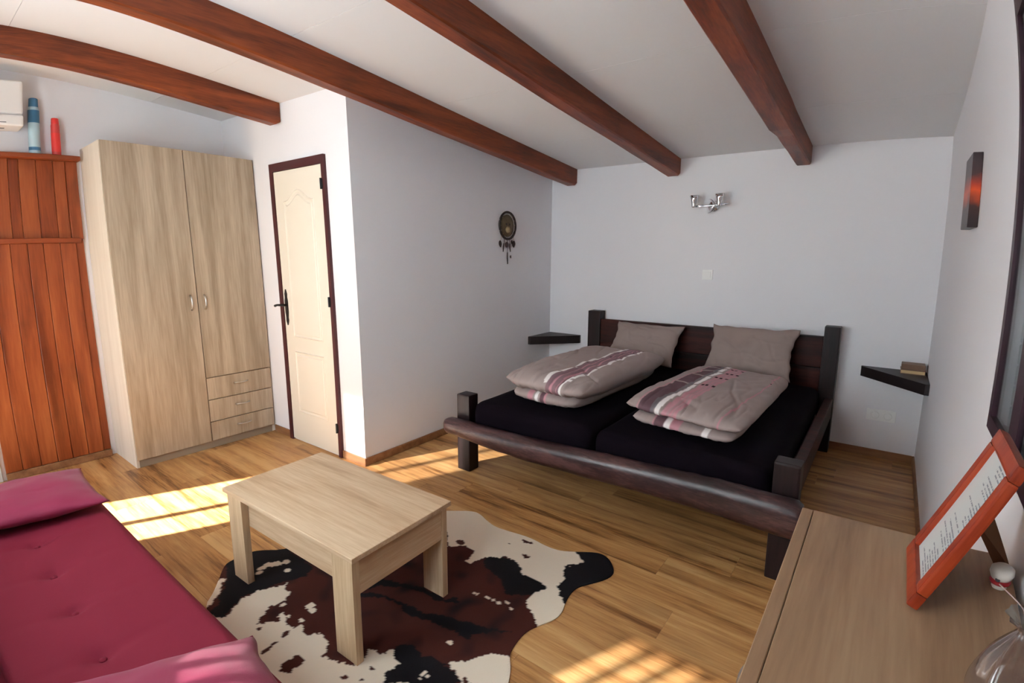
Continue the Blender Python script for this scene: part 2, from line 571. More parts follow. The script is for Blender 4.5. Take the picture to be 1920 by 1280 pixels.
px0, px1 = LX0 + 0.115, LX1 - 0.115
arch = [(px0, 0.845), (px1, 0.845), (px1, 1.845)]
pm = (px0 + px1) / 2
for i in range(1, 12):
    t = i / 12
    xx = lerp(px1, px0, t)
    arch.append((xx, 1.845 + 0.075 * (0.5 - 0.5 * math.cos(2 * math.pi * t)) ** 1.3))
arch.append((px0, 1.845))
moulding(arch)
moulding([(px0, 0.25), (px1, 0.25), (px1, 0.735), (px0, 0.735)])
for z in (1.93, 1.14, 0.22):
    h_ = obj('hinge', tube(bmesh.new(), [(FX1 - 0.036, -0.024, z - 0.035), (FX1 - 0.036, -0.024, z + 0.035)], 0.008, 8), M['iron'], d)
    box('hinge_plate', (FX1 - 0.052, -0.0215, z - 0.03), (FX1 - 0.02, -0.018, z + 0.03), M['iron'], h_)
hx = LX0 + 0.045
plate = [(hx, 0.93), (hx + 0.014, 0.965), (hx + 0.011, 0.99), (hx + 0.017, 1.03), (hx + 0.017, 1.12), (hx + 0.011, 1.145), (hx + 0.014, 1.17), (hx, 1.205), (hx - 0.014, 1.17), (hx - 0.011, 1.145), (hx - 0.017, 1.12), (hx - 0.017, 1.03), (hx - 0.011, 0.99), (hx - 0.014, 0.965)]
hp = obj('handle_plate', prism(bmesh.new(), plate, -0.022, -0.014, 1), M['iron'], d)
obj('lever', tube(bmesh.new(), [(hx, -0.02, 1.085), (hx, -0.055, 1.085), (hx - 0.02, -0.06, 1.086), (hx - 0.06, -0.06, 1.084), (hx - 0.095, -0.058, 1.076)], [0.009, 0.009, 0.009, 0.008, 0.010], 8), M['iron'], hp, smooth=True)

# ------------------------------------------------------------------ glazed terrace door and near window
d2 = thing('door_2', 'glazed white terrace door', None, (0, YN - 0.06, 0), kind='structure')
f = 0.045
boxes('door_frame', [((DX0, -0.025, 0), (DX0 + f, 0.025, DZ)), ((DX1 - f, -0.025, 0), (DX1, 0.025, DZ)), ((DX0 + f, -0.025, DZ - f), (DX1 - f, 0.025, DZ)), ((DX0 + f, -0.025, 0), (DX1 - f, 0.025, 0.05))], M['alu'], d2)
box('mullion', (-1.067, -0.02, 0.05), (-1.025, 0.02, DZ - f), M['alu'], d2)
for a, b in ((DX0 + f, -1.067), (-1.025, DX1 - f)):
    box('pane', (a, -0.003, 0.05), (b, 0.003, 1.38), M['pane'], d2)
    box('rail', (a, -0.018, 1.38), (b, 0.018, 1.42), M['alu'], d2)
    box('pane', (a, -0.003, 1.42), (b, 0.003, DZ - f), M['screen'], d2)  # rail and tinted upper pane added to weaken the far sunlight

w1 = thing('window_1', 'small window with iron bars and a half lowered shutter', None, (0, YN - 0.06, 0), kind='structure')
boxes('window_frame', [((NX0, -0.025, NZ0), (NX0 + 0.03, 0.025, NZ1)), ((NX1 - 0.03, -0.025, NZ0), (NX1, 0.025, NZ1)), ((NX0 + 0.03, -0.025, NZ1 - 0.03), (NX1 - 0.03, 0.025, NZ1)), ((NX0 + 0.03, -0.025, NZ0), (NX1 - 0.03, 0.025, NZ0 + 0.03))], M['alu'], w1)
box('pane', (NX0 + 0.03, 0.010, NZ0 + 0.03), (NX1 - 0.03, 0.014, NZ1 - 0.03), M['mesh_screen'], w1)  # tinted pane, added to dim the sun patch
for i in range(4):
    x = NX0 + 0.085 + i * 0.100
    box('bar', (x, -0.056, NZ0), (x + 0.036, -0.046, NZ1), M['iron'], w1, 0.002)
z = 1.385
while z < NZ1 - 0.03:
    box('shutter_slat', (NX0 + 0.03, -0.012, z), (NX1 - 0.03, -0.002, min(z + 0.048, NZ1 - 0.031)), M['shutter'], w1, 0.004)
    z += 0.05

# two unseen windows, added so their sunlit sheer curtains fill the room with light
def sheer(name):
    m = bpy.data.materials.new(name)
    m.use_nodes = True
    nt = m.node_tree
    nt.nodes.clear()
    out = nt.nodes.new('ShaderNodeOutputMaterial')
    t = nt.nodes.new('ShaderNodeBsdfTranslucent'); t.inputs[0].default_value = (0.88, 0.945, 1.0, 1)
    d_ = nt.nodes.new('ShaderNodeBsdfDiffuse'); d_.inputs[0].default_value = (0.9, 0.9, 0.9, 1)
    mx = nt.nodes.new('ShaderNodeMixShader'); mx.inputs[0].default_value = 0.2
    nt.links.new(t.outputs[0], mx.inputs[1]); nt.links.new(d_.outputs[0], mx.inputs[2])
    nt.links.new(mx.outputs[0], out.inputs[0])
    return m


m_voile = sheer('sheer_voile')
for k, (CX0, CX1) in enumerate(FILL_WIN):
    w3 = thing('window_%d' % (k + 3), 'window with a drawn sheer white curtain, ' + ('left' if k == 0 else 'right') + ' of the barred window', None, (0, YN - 0.06, 0), kind='structure')
    boxes('window_frame', [((CX0, -0.025, CZ0), (CX0 + 0.04, 0.025, CZ1)), ((CX1 - 0.04, -0.025, CZ0), (CX1, 0.025, CZ1)), ((CX0 + 0.04, -0.025, CZ1 - 0.04), (CX1 - 0.04, 0.025, CZ1)), ((CX0 + 0.04, -0.025, CZ0), (CX1 - 0.04, 0.025, CZ0 + 0.04))], M['alu'], w3)
    box('pane', (CX0 + 0.04, -0.003, CZ0 + 0.04), (CX1 - 0.04, 0.003, CZ1 - 0.04), M['pane'], w3)
    bm = bmesh.new()
    cur = []
    for i in range(121):
        x = lerp(CX0 - 0.04, CX1 + 0.03, i / 120)
        cur.append([bm.verts.new((x, 0.075 + 0.012 * math.sin(x * 70), z_)) for z_ in (CZ0 - 0.06, CZ1 + 0.06)])
    for a, b in zip(cur, cur[1:]):
        bm.faces.new((a[0], b[0], b[1], a[1]))
    obj('sheer_curtain', bm, m_voile, w3, smooth=True)
    obj('curtain_rail', tube(bmesh.new(), [(CX0 - 0.06, 0.075, CZ1 + 0.065), (CX1 + 0.05, 0.075, CZ1 + 0.065)], 0.009, 8), M['steel'], w3)

# window in the right wall
w2 = thing('window_2', 'tall plum-framed window with closed pale shutter in the right wall', None, (XR, 0, 0), kind='structure')
boxes('window_frame', [((-0.004, WY1 - 0.026, WZ0 - 0.012), (0.012, WY1 + 0.012, WZ1 + 0.03)), ((-0.004, WY0 - 0.012, WZ0 - 0.012), (0.012, WY0 + 0.026, WZ1 + 0.03)), ((-0.004, WY0 + 0.026, WZ1 - 0.026), (0.012, WY1 - 0.026, WZ1 + 0.03)), ((-0.004, WY0 + 0.026, WZ0 - 0.012), (0.012, WY1 - 0.026, WZ0 + 0.026))], M['plum'], w2)
box('sash', (-0.002, -2.95, WZ0 + 0.026), (0.012, -2.86, WZ1 - 0.026), M['plum'], w2)
for a, b in ((WY0 + 0.026, -2.95), (-2.86, WY1 - 0.026)):
    box('pane', (0.003, a, WZ0 + 0.026), (0.007, b, WZ1 - 0.026), M['pane'], w2)
z = WZ0
while z < WZ1 - 0.001:
    box('shutter_slat', (0.040, WY0 + 0.001, z), (0.055, WY1 - 0.001, min(z + 0.0555, WZ1)), M['shutter'], w2, 0.004)
    z += 0.056

# pale door casing in the left wall, seen at the picture's edge
tag(box('trim_1', (XL, -4.14, 0), (XL + 0.02, -4.045, 2.10), M['alu'], None, 0.003), 'pale grey casing at the end of the plank front', kind='structure')

# terrace outside the near wall
tag(box('terrace_ground', (-12, -22, -0.2), (12, YN - T, -0.11), plain('pale_paving', srgb(196, 186, 170), 0.9, var=0.1, bscale=3)), 'pale terrace paving outside', kind='structure')

# ================================================================== furniture
# ---- wardrobe (front faces +x)
WX, WY_L, WY_R, WH = -1.208, -3.352, -2.381, 2.178
w = thing('wardrobe', 'tall pale oak wardrobe with two doors and three drawers', 'wardrobe', (-1.445, (WY_L + WY_R) / 2, 0))
wl = lambda p: (p[0] + 1.445, p[1] - (WY_L + WY_R) / 2, p[2])
def wbox(n, lo, hi, m, par=None, bev=0.0015): return box(n, wl(lo), wl(hi), m, par or w, bev)
BX = -1.682
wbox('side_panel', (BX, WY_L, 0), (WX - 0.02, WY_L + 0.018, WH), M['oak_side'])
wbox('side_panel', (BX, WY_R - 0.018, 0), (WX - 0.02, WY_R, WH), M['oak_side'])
wbox('top_panel', (BX, WY_L + 0.018, WH - 0.018), (WX - 0.02, WY_R - 0.018, WH), M['oak_v'])
wbox('back_panel', (BX, WY_L + 0.018, 0.06), (BX + 0.006, WY_R - 0.018, WH - 0.018), M['oak_v'])
wbox('divider', (BX + 0.006, -2.875, 0.06), (WX - 0.022, -2.857, WH - 0.018), M['oak_v'])
wbox('plinth', (WX - 0.04, WY_L + 0.018, 0), (WX - 0.021, WY_R - 0.018, 0.058), M['plinth'])
MID = -2.866
dl = wbox('wardrobe_door', (WX - 0.018, WY_L + 0.002, 0.058), (WX, MID - 0.0025, WH - 0.002), M['oak_v'])
dr = wbox('wardrobe_door', (WX - 0.018, MID + 0.0025, 0.553), (WX, WY_R - 0.006, WH - 0.002), M['oak_v'])


def bow_handle(parent, a, b, out, mat):
    a, b, out = Vector(wl(a)), Vector(wl(b)), Vector(out)
    pts = []
    for i in range(9):
        t = i / 8
        pts.append(a.lerp(b, t) + out * math.sin(math.pi * t) ** 0.5)
    return obj('handle', tube(bmesh.new(), pts, 0.0055, 8), mat, parent, smooth=True)


bow_handle(dl, (WX, MID - 0.045, 1.065), (WX, MID - 0.045, 1.172), (0.024, 0, 0), M['steel'])
bow_handle(dr, (WX, MID + 0.045, 1.065), (WX, MID + 0.045, 1.172), (0.024, 0, 0), M['steel'])
for z0, z1 in ((0.060, 0.205), (0.211, 0.376), (0.382, 0.547)):
    q = wbox('drawer', (WX - 0.018, MID + 0.0025, z0), (WX, WY_R - 0.006, z1), M['oak_y'] if False else M['oak_v'])
    zc = lerp(z0, z1, 0.58)
    bow_handle(q, (WX, -2.675, zc), (WX, -2.572, zc), (0.024, 0, 0), M['steel'])

# ---- built-in plank front (brown pine)
pc = thing('plank_cupboard', 'reddish brown pine plank cupboard front with top shelf board', 'cupboard', (XL, -3.75, 0))
pl = lambda p: (p[0] - XL, p[1] + 3.75, p[2])
def pbox(n, lo, hi, m, par=None, bev=0.003): return box(n, pl(lo), pl(hi), m, par or pc, bev)
ys = [-3.431, -3.524, -3.620, -3.709, -3.808, -3.919, -4.022]
for a, b in zip(ys, ys[1:]):
    pbox('plank', (XL, b + 0.0012, 0.052), (-1.655 + rnd.uniform(-0.001, 0.001), a - 0.0012, 1.545), M['pine'])
yu = [-3.450, -3.522, -3.621, -3.723, -3.785, -3.890, -4.022]
for a, b in zip(yu, yu[1:]):
    pbox('plank', (XL, b + 0.001, 1.545), (-1.668 + rnd.uniform(-0.001, 0.001), a - 0.001, 2.088), M['pine'])
pbox('jamb', (XL, -3.450, 1.57), (-1.652, -3.384, 2.088), M['pine'])
pbox('jamb', (XL, -3.431, 0.052), (-1.668, -3.384, 1.57), M['pine'])
pbox('rail', (-1.668, -4.022, 1.545), (-1.640, -3.40, 1.578), M['pine_edge'])
pbox('base_strip', (XL, -4.022, 0.0), (-1.648, -3.384, 0.050), M['skirting'])
pbox('top_board', (XL, -4.03, 2.088), (-1.588, -3.372, 2.118), M['pine_edge'])

# ---- spray cans on top of it
def can(label, x, y, r, h, capr, caph, body, cap, lab):
    t = thing('spray_can', label, 'spray can', (x, y, 2.118), group='spray cans above the plank cupboard')
    b = obj('can_body', lathe(bmesh.new(), [(r * 0.94, 0), (r, 0.005), (r, h * 0.8), (r * 0.93, h * 0.84), (r * 0.62, h * 0.885), (r * 0.6, h * 0.9)], 24), body, t, smooth=True)
    for l0, l1 in lab:
        obj('printed_sleeve', lathe(bmesh.new(), [(r + 0.0006, h * l0), (r + 0.0006, h * l1)], 24, cap=False), cap, b, smooth=True)
    obj('cap', lathe(bmesh.new(), [(capr, h * 0.845), (capr, h * 0.87), (capr * 0.93, h), (capr * 0.80, h * 1.012), (0.0, h * 1.012)], 24), cap, t, smooth=True)


m_b1 = plain('pale_blue_tin', srgb(170, 200, 212), 0.4)
m_b2 = plain('blue_cap', srgb(62, 118, 156), 0.4)
m_r1 = plain('red_tin', srgb(206, 70, 66), 0.4)
m_r2 = plain('red_cap', srgb(226, 60, 56), 0.4)
can('tall blue and white spray can beside the air conditioner', -1.634, -3.626, 0.035, 0.352, 0.030, 0.09, m_b1, m_b2, ((0.06, 0.12), (0.56, 0.79)))
can('shorter red spray can standing right of the blue one', -1.634, -3.500, 0.027, 0.238, 0.024, 0.07, m_r1, m_r2, ((0.09, 0.60),))

# ---- air conditioner
ac = thing('air_conditioner', 'white wall-mounted air conditioner at the left edge', 'air conditioner', (XL, -4.11, 2.26))
box('casing', (0, -0.40, 0.072), (0.205, 0.40, 0.285), M['white_plastic'], ac, 0.030, 5)
fl = box('air_flap', (0, -0.40, 0.0), (0.212, 0.40, 0.070), M['white_plastic'], ac, 0.020, 4)
box('outlet_slot', (0.10, -0.36, -0.001), (0.125, 0.30, 0.004), M['grey_plastic'], fl)
box('indicator_line', (0.2115, 0.03, 0.018), (0.2135, 0.30, 0.022), M['grey_plastic'], fl)

# ---- bed
bed = thing('double_bed', 'dark stained timber double bed with a log foot rail', 'bed', (1.54, -1.05, 0))
bl = lambda p: (p[0] - 1.54, p[1] + 1.05, p[2])
def bbox(n, lo, hi, m, bev=0.006, par=None): return box(n, bl(lo), bl(hi), m, par or bed, bev, 2)
bbox('head_post', (0.520, -0.125, 0), (0.648, -0.02, 0.945), M['post'], 0.008)
bbox('head_post', (2.448, -0.125, 0), (2.548, -0.02, 0.948), M['post'], 0.008)
bbox('headboard', (0.648, -0.105, 0.40), (2.448, -0.06, 0.632), M['bed'], 0.004)
bbox('headboard', (0.648, -0.105, 0.636), (2.448, -0.06, 0.868), M['bed'], 0.004)
bbox('foot_post', (0.545, -2.02, 0), (0.655, -1.925, 0.535), M['post'], 0.010)
bbox('foot_post', (2.470, -2.02, 0), (2.575, -1.925, 0.560), M['post'], 0.010)
bbox('side_rail', (0.570, -1.925, 0.27), (0.620, -0.125, 0.42), M['bed'], 0.008)
bbox('side_rail', (2.495, -1.925, 0.27), (2.545, -0.125, 0.42), M['bed'], 0.008)
bbox('slat_base', (0.655, -1.93, 0.225), (2.455, -0.14, 0.268), M['bed'], 0.004)
bbox('centre_leg', (1.52, -1.1, 0), (1.58, -1.04, 0.225), M['bed'], 0.004)
# log foot rail: irregular half-round trunk
LOG = [(0.515, 0.382, 0.052), (0.60, 0.382, 0.055), (0.9, 0.380, 0.064), (1.2, 0.384, 0.070), (1.55, 0.402, 0.074), (1.9, 0.420, 0.078), (2.25, 0.434, 0.085), (2.45, 0.432, 0.085), (2.60, 0.426, 0.085)]   # x, top, half height
bm = bmesh.new()
rings = []
NL, NR = 110, 20
for i in range(NL + 1):
    x = lerp(LOG[0][0], LOG[-1][0], i / NL)
    for a, b in zip(LOG, LOG[1:]):
        if a[0] <= x <= b[0] + 1e-6:
            t = (x - a[0]) / (b[0] - a[0])
            r_ = lerp(a[2], b[2], t)
            zc_ = lerp(a[1], b[1], t) - r_
            break
    if i in (0, NL): r_ *= 0.86
    ring = []
    for k in range(NR):
        an = 2 * math.pi * k / NR
        rr = r_ * (1 + 0.07 * noise.noise(Vector((x * 5, math.cos(an) * 1.4, math.sin(an) * 1.4))) + 0.05 * noise.noise(Vector((x * 17, math.cos(an) * 3, math.sin(an) * 3))))
        sq = lambda q: math.copysign(abs(q) ** 0.8, q)      # hewn, slightly squared section
        yy = -2.022 - 0.055 + min(rr, 0.060) * sq(math.cos(an))
        yy = min(yy, -2.0215)
        ring.append(bm.verts.new(bl((x, yy, zc_ + rr * sq(math.sin(an))))))
    rings.append(ring)
for a, b in zip(rings, rings[1:]):
    for k in range(NR):
        bm.faces.new((a[k], a[(k + 1) % NR], b[(k + 1) % NR], b[k]))
bm.faces.new(rings[0][::-1]); bm.faces.new(rings[-1])
obj('foot_log', bm, M['log'], bed, smooth=True)


# ---- soft shapes
def soft(name, corners, z0, thick, mat, parent=None, nu=40, nv=56, p=8.0, edge=0.5, wr=0.006, seed=0.0, colfn=None, flat=0.25, bulge=None, pinch=0.0, offset=(0, 0, 0), rnd_c=0.0):
    """cushion-like closed slab over four base corners (u across, v along); flat = share of the thickness below the seam"""
    c00, c10, c11, c01 = [Vector(c) for c in corners]
    bm = bmesh.new()
    top, bot, uv = {}, {}, {}
    off = Vector(offset)
    for i in range(nu + 1):
        for j in range(nv + 1):
            # denser sampling near the rims
            u = 0.5 - 0.5 * math.cos(math.pi * i / nu) if p > 3 else i / nu
            v = 0.5 - 0.5 * math.cos(math.pi * j / nv) if p > 3 else j / nv
            u, v = lerp(u, i / nu, 0.5), lerp(v, j / nv, 0.5)
            a, b = 2 * u - 1, 2 * v - 1
            ua = 0.5 + 0.5 * a * (1 - pinch * (1 - b * b))
            va = 0.5 + 0.5 * b * (1 - pinch * (1 - a * a))
            if rnd_c:
                ua = 0.5 + 0.5 * a * math.sqrt(1 - rnd_c * b ** 6)
                va = 0.5 + 0.5 * b * math.sqrt(1 - rnd_c * a ** 6)
            base = c00.lerp(c10, ua).lerp(c01.lerp(c11, ua), va)
            pr = max(0.0, (1 - abs(a) ** p)) ** edge * max(0.0, (1 - abs(b) ** p)) ** edge
            if bulge: pr *= bulge(u, v)
            n = noise.noise(Vector((base.x * 7 + seed, base.y * 7, 3.1))) + 0.5 * noise.noise(Vector((base.x * 17 + seed, base.y * 13, 7.7)))
            e1 = Vector((noise.noise(Vector((v * 6, seed, u * 2))), noise.noise(Vector((u * 6, seed + 9, v * 2))), 0)) * wr * 1.5
            zt = thick * (1 - flat) * pr + wr * n * min(1, pr * 2)
            zb = -thick * flat * pr
            rim = i in (0, nu) or j in (0, nv)
            top[i, j] = bm.verts.new(base + e1 - off + Vector((0, 0, z0 + thick * flat + zt)))
            uv[top[i, j]] = (u, v, 1)
            bot[i, j] = top[i, j] if rim else bm.verts.new(base + e1 - off + Vector((0, 0, z0 + thick * flat + zb)))
            if not rim: uv[bot[i, j]] = (u, v, 0)
    for i in range(nu):
        for j in range(nv):
            bm.faces.new((top[i, j], top[i + 1, j], top[i + 1, j + 1], top[i, j + 1]))
            q = (bot[i, j], bot[i, j + 1], bot[i + 1, j + 1], bot[i + 1, j])
            if len(set(q)) == 4: bm.faces.new(q)
    bm.verts.index_update()
    order = [uv[v] for v in bm.verts]
    cos = [v.co.copy() + off for v in bm.verts]
    o = obj(name, bm, mat, parent, smooth=True)
    if colfn:
        at = o.data.color_attributes.new('Col', 'FLOAT_COLOR', 'POINT')
        for k, (u, v, s) in enumerate(order):
            at.data[k].color = colfn(u, v, s, cos[k])
    return o


def mattress(label, x0, x1, y0, seed):
    bm = bmesh.new()
    bx(bm, (x0, y0, 0.27), (x1, -0.13, 0.50), 0.0)
    bmesh.ops.bevel(bm, geom=[e for e in bm.edges], offset=0.085, segments=6, profile=0.6, affect='EDGES')
    bmesh.ops.subdivide_edges(bm, edges=[e for e in bm.edges if e.calc_length() > 0.2], cuts=24, use_grid_fill=True)
    for v in bm.verts:
        k = noise.noise(Vector((v.co.x * 3.1 + seed, v.co.y * 3.1, v.co.z * 2)))
        v.co.z += 0.006 * k if v.co.z > 0.40 else 0
        if v.co.y < y0 + 0.02:
            v.co.y += 0.004 * noise.noise(Vector((v.co.x * 26 + v.co.z * 14, seed, 0)))
    c = ((x0 + x1) / 2, (y0 - 0.13) / 2, 0.27)
    for v in bm.verts: v.co -= Vector(c)
    o = obj('mattress', bm, M['sheet'], None, c, smooth=True)
    return tag(o, label, 'mattress', 'mattresses in black sheets on the bed')


mattress('single mattress in a black fitted sheet, nearer the round wall hanging', 0.672, 1.556, -2.015, 1.0)
mattress('single mattress in a black fitted sheet, nearer the right wall', 1.576, 2.462, -2.018, 5.0)

# ---- printed duvets
TA = srgb(162, 146, 142); MAUVE = srgb(104, 78, 84); PINK = srgb(190, 138, 146); WHITE = srgb(236, 230, 228); ROSE = srgb(136, 108, 114); BLK = srgb(32, 16, 22); GREY = srgb(120, 112, 116)


def dash(v, k, gap=0.12, ph=0.0):
    t = (v * k + ph) % 1.0
    return t > gap


def col_left(u, v, s, co):
    w_ = 0.006 * noise.noise(co * 5)
    u = u + w_
    if 0.545 < u < 0.585 and dash(v, 7, 0.12): return WHITE
    if 0.775 < u < 0.805 and dash(v, 9, 0.14, 0.3) and v > 0.06: return WHITE
    if 0.585 < u < 0.775:
        if v < 0.12:
            if u < 0.63: return ROSE
            if u < 0.655: return PINK
            if u > 0.75: return WHITE
        if abs(u - 0.66) < 0.007 or abs(u - 0.72) < 0.006: return PINK
        for a, b in ((0.62, 0.74), (0.69, 0.69), (0.64, 0.60), (0.72, 0.80), (0.60, 0.40)):
            if abs(u - a) < 0.012 and abs(v - b) < 0.007: return BLK
        return ROSE
    return TA


def col_left_low(u, v, s, co):
    if 0.30 < u < 0.40: return PINK
    if 0.42 < u < 0.47: return WHITE
    if 0.50 < u < 0.58: return MAUVE
    if 0.58 < u < 0.61: return PINK
    return TA


def col_right(u, v, s, co):
    u = u + 0.006 * noise.noise(co * 5) + 0.10 * (0.5 - v) * (1 if v < 0.75 else 0.4) - 0.02
    rows = (0.42, 0.60, 0.74, 0.86)
    nearrow = min(abs(v - r) for r in rows)
    if 0.145 < u < 0.160: return PINK
    if 0.165 < u < 0.285: return TA if nearrow < 0.010 else MAUVE
    if 0.285 < u < 0.325: return GREY
    if 0.330 < u < 0.375: return TA if nearrow < 0.012 else WHITE
    if 0.395 < u < 0.535:
        if nearrow < 0.012 and (abs(u - 0.42) < 0.014 or abs(u - 0.46) < 0.014 or abs(u - 0.52) < 0.014): return BLK
        if abs(u - 0.455) < 0.012 or abs(u - 0.495) < 0.010: return srgb(176, 140, 144)
        return PINK
    if 0.865 < u < 0.878: return BLK if abs(v - 0.7) < 0.008 else PINK
    return TA


def col_right_low(u, v, s, co):
    if 0.24 < u < 0.26 or 0.49 < u < 0.52: return PINK
    if 0.26 < u < 0.36: return MAUVE
    if 0.37 < u < 0.42: return WHITE
    if 0.43 < u < 0.49: return PINK
    if 0.74 < u < 0.79 and v < 0.10: return WHITE
    return TA


def creases(seed, amp=0.16, front=0.25, folds=0.0):
    def f(u, v):
        k = 1.0 + amp * noise.noise(Vector((u * 4 + seed, v * 3, 0.5)))
        if folds:
            # long diagonal creases in the filling, sharper towards the folded end
            for q in range(4):
                t = u * (1.1 - 0.3 * q) + v * (0.5 + 0.35 * q) + 0.25 * noise.noise(Vector((u * 2.5 + seed, v * 2.5, q * 3.0)))
                d_ = abs((t * 2.3 + seed * 0.37) % 1.0 - 0.5)
                k -= folds * 0.10 * math.exp(-(d_ / 0.05) ** 2) * max(0, noise.noise(Vector((u * 3 + q, v * 3 + seed, 5.0))) + 0.25)
            if v < front:
                t = 1 - v / front
                k -= folds * t * 0.30 * max(0, 0.5 - abs(noise.noise(Vector((u * 11 + seed, v * 4, 2.0)))) * 2)
        return k
    return f


dv = thing('folded_duvet', 'thick folded taupe duvet with white dashed stripes on the left mattress', 'duvet', (1.12, -1.2, 0.505), group='folded duvets')
OF = (1.12, -1.2, 0.505)
soft('lower_fold', [(0.850, -1.850, 0), (1.385, -1.885, 0), (1.42, -0.58, 0), (0.85, -0.62, 0)], 0.508, 0.110, M['duvet'], dv, 80, 70, 9, 0.5, 0.004, 2.0, col_left_low, 0.50, creases(3.0, 0.2, 0.2, 1.5), offset=OF, rnd_c=0.16)
soft('upper_fold', [(0.780, -1.850, 0), (1.455, -1.915, 0), (1.480, -0.540, 0), (0.790, -0.56, 0)], 0.570, 0.155, M['duvet'], dv, 140, 180, 6.5, 0.5, 0.009, 4.0, col_left, 0.50, creases(1.0, 0.20, 0.35, 2.0), offset=OF, rnd_c=0.14)
dv = thing('folded_duvet', 'flatter folded taupe duvet with mauve and pink checks on the right mattress', 'duvet', (2.0, -1.2, 0.505), group='folded duvets')
OF = (2.0, -1.2, 0.505)
soft('lower_fold', [(1.690, -1.815, 0), (2.275, -1.885, 0), (2.270, -0.60, 0), (1.76, -0.55, 0)], 0.510, 0.080, M['duvet'], dv, 80, 70, 9, 0.5, 0.004, 12.0, col_right_low, 0.50, creases(5.0, 0.2, 0.2, 1.5), offset=OF, rnd_c=0.12)
soft('upper_fold', [(1.630, -1.765, 0), (2.305, -1.880, 0), (2.330, -0.58, 0), (1.710, -0.50, 0)], 0.558, 0.108, M['duvet'], dv, 140, 180, 7, 0.5, 0.008, 14.0, col_right, 0.45, creases(6.0, 0.20, 0.35, 2.0), offset=OF, rnd_c=0.10)


# ---- pillows leaning on the headboard
def pillow(label, cx, width, height, base_y, top_y, z0, lean_top, seed, yaw):
    t = soft('pillow', [(-width / 2, 0, 0), (width / 2, 0, 0), (width / 2, height, 0), (-width / 2, height, 0)], -0.070, 0.14, M['linen'], None, 60, 50, 2.4, 0.45, 0.008, seed, None, 0.5, creases(seed, 0.25, 0.0, 2.6), 0.09)
    ang = math.acos(min(1, (base_y - top_y) / -height)) if False else lean_top
    t.location = (cx, base_y, z0)
    t.rotation_euler = (ang, 0, yaw)
    return tag(t, label, 'pillow', 'taupe pillows leaning on the headboard')


pillow('plump taupe pillow above the duvet with white dashed stripes', 1.145, 0.62, 0.40, -0.400, -0.16, 0.552, R(52), 3.0, R(-3))
pillow('taupe pillow above the duvet with mauve and pink checks', 1.985, 0.62, 0.42, -0.370, -0.14, 0.552, R(58), 8.0, R(-2))

# ---- corner shelves
def shelf(label, tri, z0, z1):
    c = tri[0]
    o = obj('corner_shelf', prism(bmesh.new(), [(x - c[0], y - c[1]) for x, y in tri], 0, z1 - z0), M['blackwood'], None, (c[0], c[1], z0))
    return tag(o, label, 'shelf', 'dark corner shelves beside the bed')


shelf('black triangular corner shelf left of the bed', [(0.001, -0.001), (0.001, -0.405), (0.030, -0.405), (0.375, -0.030), (0.375, -0.001)], 0.592, 0.672)
shelf('black triangular corner shelf right of the bed', [(XR - 0.001, -0.001), (2.690, -0.001), (2.690, -0.028), (XR - 0.025, -0.43), (XR - 0.001, -0.43)], 0.598, 0.668)
book = thing('book', 'brown book lying on the right corner shelf', 'book', (2.985, -0.085, 0.668))
m_cov = plain('brown_cover', srgb(122, 92, 72), 0.6)
m_pag = plain('book_pages', srgb(206, 178, 132), 0.8)
box('page_block', (-0.066, -0.055, 0.004), (0.066, 0.055, 0.024), m_pag, book)
box('cover', (-0.070, -0.058, 0.0245), (0.070, 0.058, 0.0285), m_cov, book)
box('cover', (-0.070, -0.058, 0.0), (0.070, 0.058, 0.0035), m_cov, book)
bx2 = box('box_lid', (-0.066, -0.052, 0), (0.066, 0.052, 0.036), m_cov, None, 0.003, 1, (2.985, -0.083, 0.697))
bx2.name = 'small_box'
tag(bx2, 'small brown box lying on top of the book', 'box')

# ---- chrome wall lamp
la = thing('wall_lamp', 'chrome wall lamp with two upturned cups on the back wall', 'lamp', (1.56, 0, 1.86))
obj('wall_plate', lathe(bmesh.new(), [(0.045, 0), (0.045, 0.010), (0.038, 0.018), (0.0, 0.020)], 24, Matrix.Translation((0.02, 0, 0)) @ Matrix.Rotation(R(90), 4, 'X')), M['chrome'], la, smooth=True)
arc = [(0.06 * math.cos(a) - 0.015, -0.055 - 0.03 * math.sin((a + 1.4) / 2.8 * math.pi), 0.055 * math.sin(a)) for a in [lerp(-1.45, 1.45, i / 14) for i in range(15)]]
obj('crescent', tube(bmesh.new(), arc, [0.003 + 0.010 * math.sin(math.pi * i / 14) for i in range(15)], 8), M['chrome'], la, smooth=True)
obj('cross_bar', tube(bmesh.new(), [(-0.115, -0.105, -0.004), (-0.05, -0.10, -0.003), (0.04, -0.09, 0.0), (0.14, -0.10, 0.0)], 0.006, 8), M['chrome'], la, smooth=True)
obj('stem', tube(bmesh.new(), [(0.02, -0.018, 0), (0.03, -0.092, 0)], 0.008, 8), M['chrome'], la, smooth=True)
for cx in (-0.108, 0.090):
    Mx = Matrix.Translation((cx, -0.115, 0))
    cp = obj('lamp_cup', lathe(bmesh.new(), [(0.014, -0.010), (0.017, 0.0), (0.018, 0.015), (0.026, 0.05), (0.036, 0.084), (0.034, 0.084), (0.024, 0.05), (0.015, 0.02), (0.0, 0.018)], 24, Mx), M['chrome'], la, smooth=True)
    obj('bulb', lathe(bmesh.new(), [(0.008, 0.018), (0.010, 0.05), (0.006, 0.066), (0.0, 0.069)], 12, Mx), plain('unlit_bulb', (0.8, 0.8, 0.78, 1), 0.3), cp, smooth=True)
    obj('side_arm', tube(bmesh.new(), [(cx + 0.015, -0.113, 0.002), (cx + 0.075, -0.108, 0.006)], 0.005, 8), M['chrome'], cp, smooth=True)

